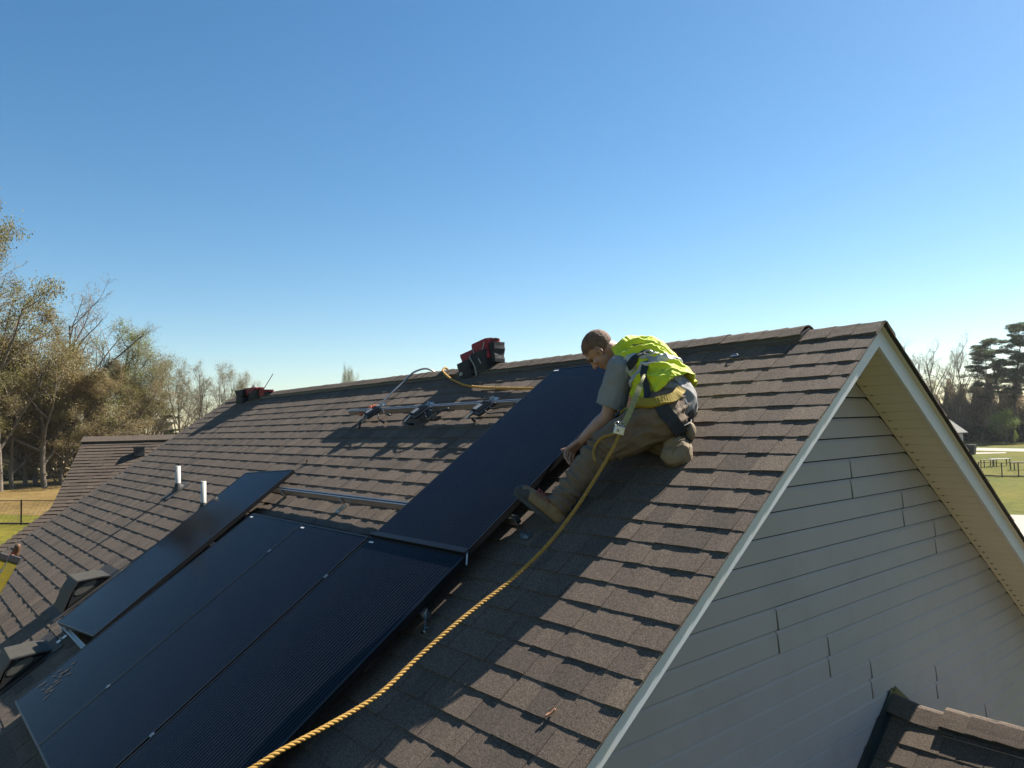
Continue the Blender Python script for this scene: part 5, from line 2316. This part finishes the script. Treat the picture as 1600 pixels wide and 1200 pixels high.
plant('multi', 364, 742, 577, 'round topped budding tree behind the red and black tool pouch', group=GL, rot=1.5, wide=0.75)
plant('multi', 236, 745, 600, 'lower pale stemmed tree behind the neighbouring roof', group=GL, rot=4.0, wide=0.9)
plant('bare_tall', 300, 745, 600, 'thin grey tree behind the rake of the shingle roof', group=GL, rot=4.0)
plant('pine0', 272, 742, 648, 'small dark evergreen low between bare trees above the neighbouring ridge', 'pine_tree', 'tree', GL, wide=1.6)
plant('shrubby', 543, 700, 597, 'distant round crown just showing over the main ridge', group=GL, dist=160, wide=0.30)

GR = 'trees of the wood beyond the lawn on the right'
for (kd_, px_, by, ty, lb, wd) in (
    ('pine1', 1592, 690, 506, 'tallest dark pine at the right edge of the photo', 1.15),
    ('pine0', 1574, 689, 526, 'tall pine left of the tallest pine at the right edge', 1.25),
    ('pine2', 1550, 689, 552, 'lower pine whose crown spreads left over the bare trees', 1.3),
    ('pine1', 1622, 690, 500, 'pine just outside the right edge of the photo', 1.1),
    ('bare', 1428, 689, 563, 'bare tree touching the right rake of the gable', 1.0),
    ('bare', 1462, 689, 566, 'bare tree with a forked dark trunk midway between rake and pines', 0.95),
    ('bare_tall', 1480, 689, 562, 'thin bare tree right of the forked one', 0.9),
    ('bare', 1508, 689, 558, 'tall pale bare tree just left of the pines', 0.8),
    ('green', 1470, 690, 612, 'low yellow green budding tree next to the right rake', 0.7),
    ('multi', 1494, 690, 600, 'low budding tree behind the white house', 1.0),
    ('multi', 1532, 689, 590, 'brown budding tree under the lower pine', 1.0),
    ('multi', 1450, 690, 600, 'brown budding tree closest to the right rake', 1.0),
    ('bare_tall', 1560, 690, 575, 'bare trunk left of the two tall pines', 0.9),
    ('bare_tall', 1583, 690, 570, 'bare trunk between the two tall pines', 0.9),
    ('pine2', 1606, 690, 556, 'dense low pine at the right edge', 1.3),
):
    plant(kd_, px_, by, ty, lb, 'pine_tree' if kd_.startswith('pine') else 'tree', 'tree', GR, wide=wd)
plant('small_bright', 1573, 694, 651, 'small bright green tree on the lawn before the dark wood', wide=1.5)
plant('small_bright', 1588, 696, 677, 'tiny sapling on the lawn right of the small bright tree', wide=0.5)

# far wood behind, reads as one mass
def wood_band(name, pts, ymin, ymax, n, mat, seed, dist_=(0.96, 1.1), big=1.0):
    g = np.random.default_rng(seed)
    V_ = []
    for i in range(n):
        k_ = g.uniform(0, len(pts) - 1)
        i0 = min(int(k_), len(pts) - 2)
        f = k_ - i0
        px_ = pts[i0][0] * (1 - f) + pts[i0 + 1][0] * f
        by = pts[i0][1] * (1 - f) + pts[i0 + 1][1] * f
        ty = pts[i0][2] * (1 - f) + pts[i0 + 1][2] * f
        q_ = sight_z(px_, by, GZ)
        q_ = CAM + (q_ - CAM) * g.uniform(*dist_)
        q_.z = GZ
        d = (q_ - CAM).dot(FW)
        hh = (by - ty) / 1163.27 * d
        lump = 0.75 + 0.25 * math.sin(px_ * 0.21) * math.sin(px_ * 0.083 + 1)
        z = hh * g.uniform(0, 1) ** 0.8 * lump
        V_.append((q_.x, q_.y, GZ + z))
    c = np.array(V_)
    u_ = g.normal(0, 1, (n, 3))
    u_ /= np.linalg.norm(u_, axis=1)[:, None]
    w_ = np.cross(u_, g.normal(0, 1, (n, 3)))
    w_ /= np.linalg.norm(w_, axis=1)[:, None]
    s_ = g.uniform(0.12, 0.42, (n, 1)) * big
    V2 = np.stack([c - u_ * s_, c + w_ * s_ * 0.5, c + u_ * s_, c - w_ * s_ * 0.5], 1).reshape(-1, 3)
    me = np_mesh(name, V2, np.arange(n * 4).reshape(-1, 4), mat)
    o = bpy.data.objects.new(name, me)
    COL.objects.link(o)
    o['kind'] = 'stuff'
    return o


o = wood_band('distant_wood', [(1380, 688, 610), (1420, 688, 600), (1460, 688, 598), (1500, 688, 590), (1560, 688, 585), (1620, 688, 585), (1800, 690, 590)], 0, 0, 110000, M['woods'], 5)
tag(o, 'hazy brown wood behind the lawn on the right, one mass', 'wood')
o = wood_band('undergrowth', [(1380, 689, 672), (1500, 689, 660), (1540, 689, 664), (1620, 689, 656), (1800, 691, 650)], 0, 0, 16000, M['bush'], 6, (0.97, 1.0))
tag(o, 'dark green undergrowth at the foot of the wood on the right', 'undergrowth')
o = wood_band('distant_wood', [(-300, 750, 600), (0, 750, 610), (60, 750, 615), (120, 746, 625), (180, 742, 630), (200, 735, 655), (300, 720, 662), (380, 715, 650), (450, 712, 640)], 0, 0, 120000, M['woods'], 8, (1.0, 1.25))
tag(o, 'brown wood filling the gaps behind the trees on the left', 'wood')

o = wood_band('distant_wood', [(440, 691, 645), (700, 685, 638), (1000, 677, 630), (1380, 668, 615)], 0, 0, 40000, M['woods'], 9, (0.9, 1.1), 4.0)
tag(o, 'low line of far woodland behind the house, hidden by its roof', 'wood')

# ------------------------------------------------------------ far yard things
def chain_fence(pts, H_, step, label):
    f = thing('fence', label, 'fence', Vector((pts[0][0], pts[0][1], GZ)))
    rails = MB()
    mesh_ = MB()
    for i in range(len(pts) - 1):
        a = Vector((*pts[i], GZ))
        b_ = Vector((*pts[i + 1], GZ))
        rails.bar(a + Vector((0, 0, H_)), b_ + Vector((0, 0, H_)), 0.045, 0.045)
        rails.bar(a + Vector((0, 0, 0.08)), b_ + Vector((0, 0, 0.08)), 0.07, 0.10)
        L_ = (b_ - a).length
        n = int(L_ / step)
        for k_ in range(n + 1):
            c = a.lerp(b_, k_ / max(n, 1))
            q = MB()
            q.tube([c, c + Vector((0, 0, H_ + 0.05))], 0.045, 6)
            q.build('post', M['fence'], f)
        m = int(L_ / 0.35)
        for k_ in range(m):
            c = a.lerp(b_, k_ / m)
            c2 = a.lerp(b_, min(1, (k_ + 3) / m))
            mesh_.bar(c, c2 + Vector((0, 0, H_)), 0.006, 0.006)
            mesh_.bar(c2, c + Vector((0, 0, H_)), 0.006, 0.006)
    rails.build('rail', M['fence'], f)
    mesh_.build('wire_mesh', M['fence'], f, kind='stuff')
    return f


chain_fence([gp(-160, 819), gp(33, 820), gp(140, 821)], 1.45, 2.6, 'dark wire fence between green lawn and golden field on the left')
chain_fence([gp(-300, 752), gp(0, 748), gp(130, 742)], 1.3, 6, 'far field fence at the foot of the trees on the left')
chain_fence([gp(1530, 744), gp(1566, 745.5), gp(1592, 745.5), gp(1760, 750)], 1.15, 2.4, 'dark wire garden fence on the right lawn')


def garden_table(px_, py_, w_, label, white=True):
    q_ = sight_z(px_, py_, GZ)
    t_ = thing('garden_bench', label, 'bench', Vector(q_), 'low benches in the garden on the right')
    d = (q_ - CAM).dot(FW)
    Mx = Matrix.Translation(q_) @ Matrix.Rotation(R(50), 4, 'Z')
    q = MB()
    q.box((-w_ / 2, -0.3, 0.68), (w_ / 2, 0.3, 0.72), Mx)
    q.build('bench_top', M['white'] if white else M['timber'], t_)
    for sx in (-1, 1):
        q = MB()
        q.box((sx * w_ * 0.42 - 0.03, -0.3, 0), (sx * w_ * 0.42 + 0.03, -0.22, 0.68), Mx)
        q.box((sx * w_ * 0.42 - 0.03, 0.22, 0), (sx * w_ * 0.42 + 0.03, 0.3, 0.68), Mx)
        q.build('leg', M['timber'], t_)


garden_table(1563, 728, 1.9, 'pale topped garden bench, the farther one on the right lawn')
garden_table(1598, 734, 2.2, 'dark garden bench with a pale top at the right edge of the photo', False)
garden_table(1545, 730, 1.4, 'low brown garden bench close to the right rake', False)

q_ = sight_z(1519, 711, GZ)
tb = thing('wheelie_bin', 'dark wheeled rubbish bin beside the far pale path', 'bin', Vector(q_))
q = MB()
vs = [(-0.25, -0.3, 0.05), (0.25, -0.3, 0.05), (0.25, 0.3, 0.05), (-0.25, 0.3, 0.05), (-0.38, -0.4, 1.05), (0.38, -0.4, 1.05), (0.38, 0.4, 1.05), (-0.38, 0.4, 1.05)]
q.add([Vector(v) * 1.15 + q_ for v in vs], [(0, 3, 2, 1), (4, 5, 6, 7), (0, 1, 5, 4), (1, 2, 6, 5), (2, 3, 7, 6), (3, 0, 4, 7)])
q.build('body', M['blackplastic'], tb)
q = MB()
q.box((-0.47, -0.5, 1.2), (0.47, 0.5, 1.3), Matrix.Translation(q_))
q.build('lid', M['blackplastic'], tb)

# posts of a lamp and small yard posts
for (px_, py_, h_, lb) in ((1536, 694, 1.9, 'thin dark post on the lawn beyond the pale road'), (1529, 694.5, 0.7, 'short post left of the thin dark post'), (1542, 694.5, 0.7, 'short post right of the thin dark post')):
    q_ = sight_z(px_, py_, GZ)
    q = MB()
    q.tube([q_, q_ + Vector((0, 0, h_))], 0.09, 6)
    q.box((-0.16, -0.16, h_ * 0.94), (0.16, 0.16, h_), Matrix.Translation(q_))
    tag(q.build('yard_post', M['timber']), lb, 'post')

# white house on the right
h0 = sight_z(1491, 703, GZ)
wh = thing('white_house', 'small white house with a pale grey gable roof half hidden by the right rake', 'house', Vector(h0))
Mx = Matrix.Translation(h0) @ Matrix.Rotation(R(-8), 4, 'Z')
q = MB()
Wd, Ln, Eh, Rh = 2.3, 4.0, 2.5, 4.3
vs = [(-Wd, -Ln, 0), (Wd, -Ln, 0), (Wd, Ln, 0), (-Wd, Ln, 0), (-Wd, -Ln, Eh), (Wd, -Ln, Eh), (Wd, Ln, Eh), (-Wd, Ln, Eh), (0, -Ln, Rh), (0, Ln, Rh)]
vs = [Mx @ (Vector(v) + Vector((-3.0, 0, 0))) for v in vs]
q.add(vs, [(0, 1, 5, 8, 4), (2, 3, 7, 9, 6), (1, 2, 6, 5), (3, 0, 4, 7)])
q.build('wall', M['white'], wh)
q = MB()
for sg in (-1, 1):
    a = [(0, -Ln - 0.5, Rh + 0.1), (sg * (Wd + 0.5), -Ln - 0.5, Eh - 0.2), (sg * (Wd + 0.5), Ln + 0.5, Eh - 0.2), (0, Ln + 0.5, Rh + 0.1)]
    a = [Mx @ (Vector(v) + Vector((-3.0, 0, 0))) for v in a]
    q.add(a + [v + Vector((0, 0, 0.14)) for v in a], [(0, 1, 2, 3), (7, 6, 5, 4), (0, 4, 5, 1), (1, 5, 6, 2), (2, 6, 7, 3)])
q.build('roof', M['greyroof'], wh)

# ------------------------------------------------------------ thin spring haze
q = MB()
q.box((-420, -160, GZ - 1.0), (160, 420, 24.0))
hz = q.build('haze', M['dark'], None, kind='stuff')
hm, hnt, hb = newmat('haze')
hnt.nodes.remove(hb)
pv = hnt.nodes.new('ShaderNodeVolumePrincipled')
pv.inputs['Color'].default_value = (0.93, 0.96, 1.0, 1)
pv.inputs['Density'].default_value = 0.00012
pv.inputs['Anisotropy'].default_value = 0.4
hnt.links.new(pv.outputs[0], hnt.nodes['Material Output'].inputs['Volume'])
hz.data.materials.clear()
hz.data.materials.append(hm)
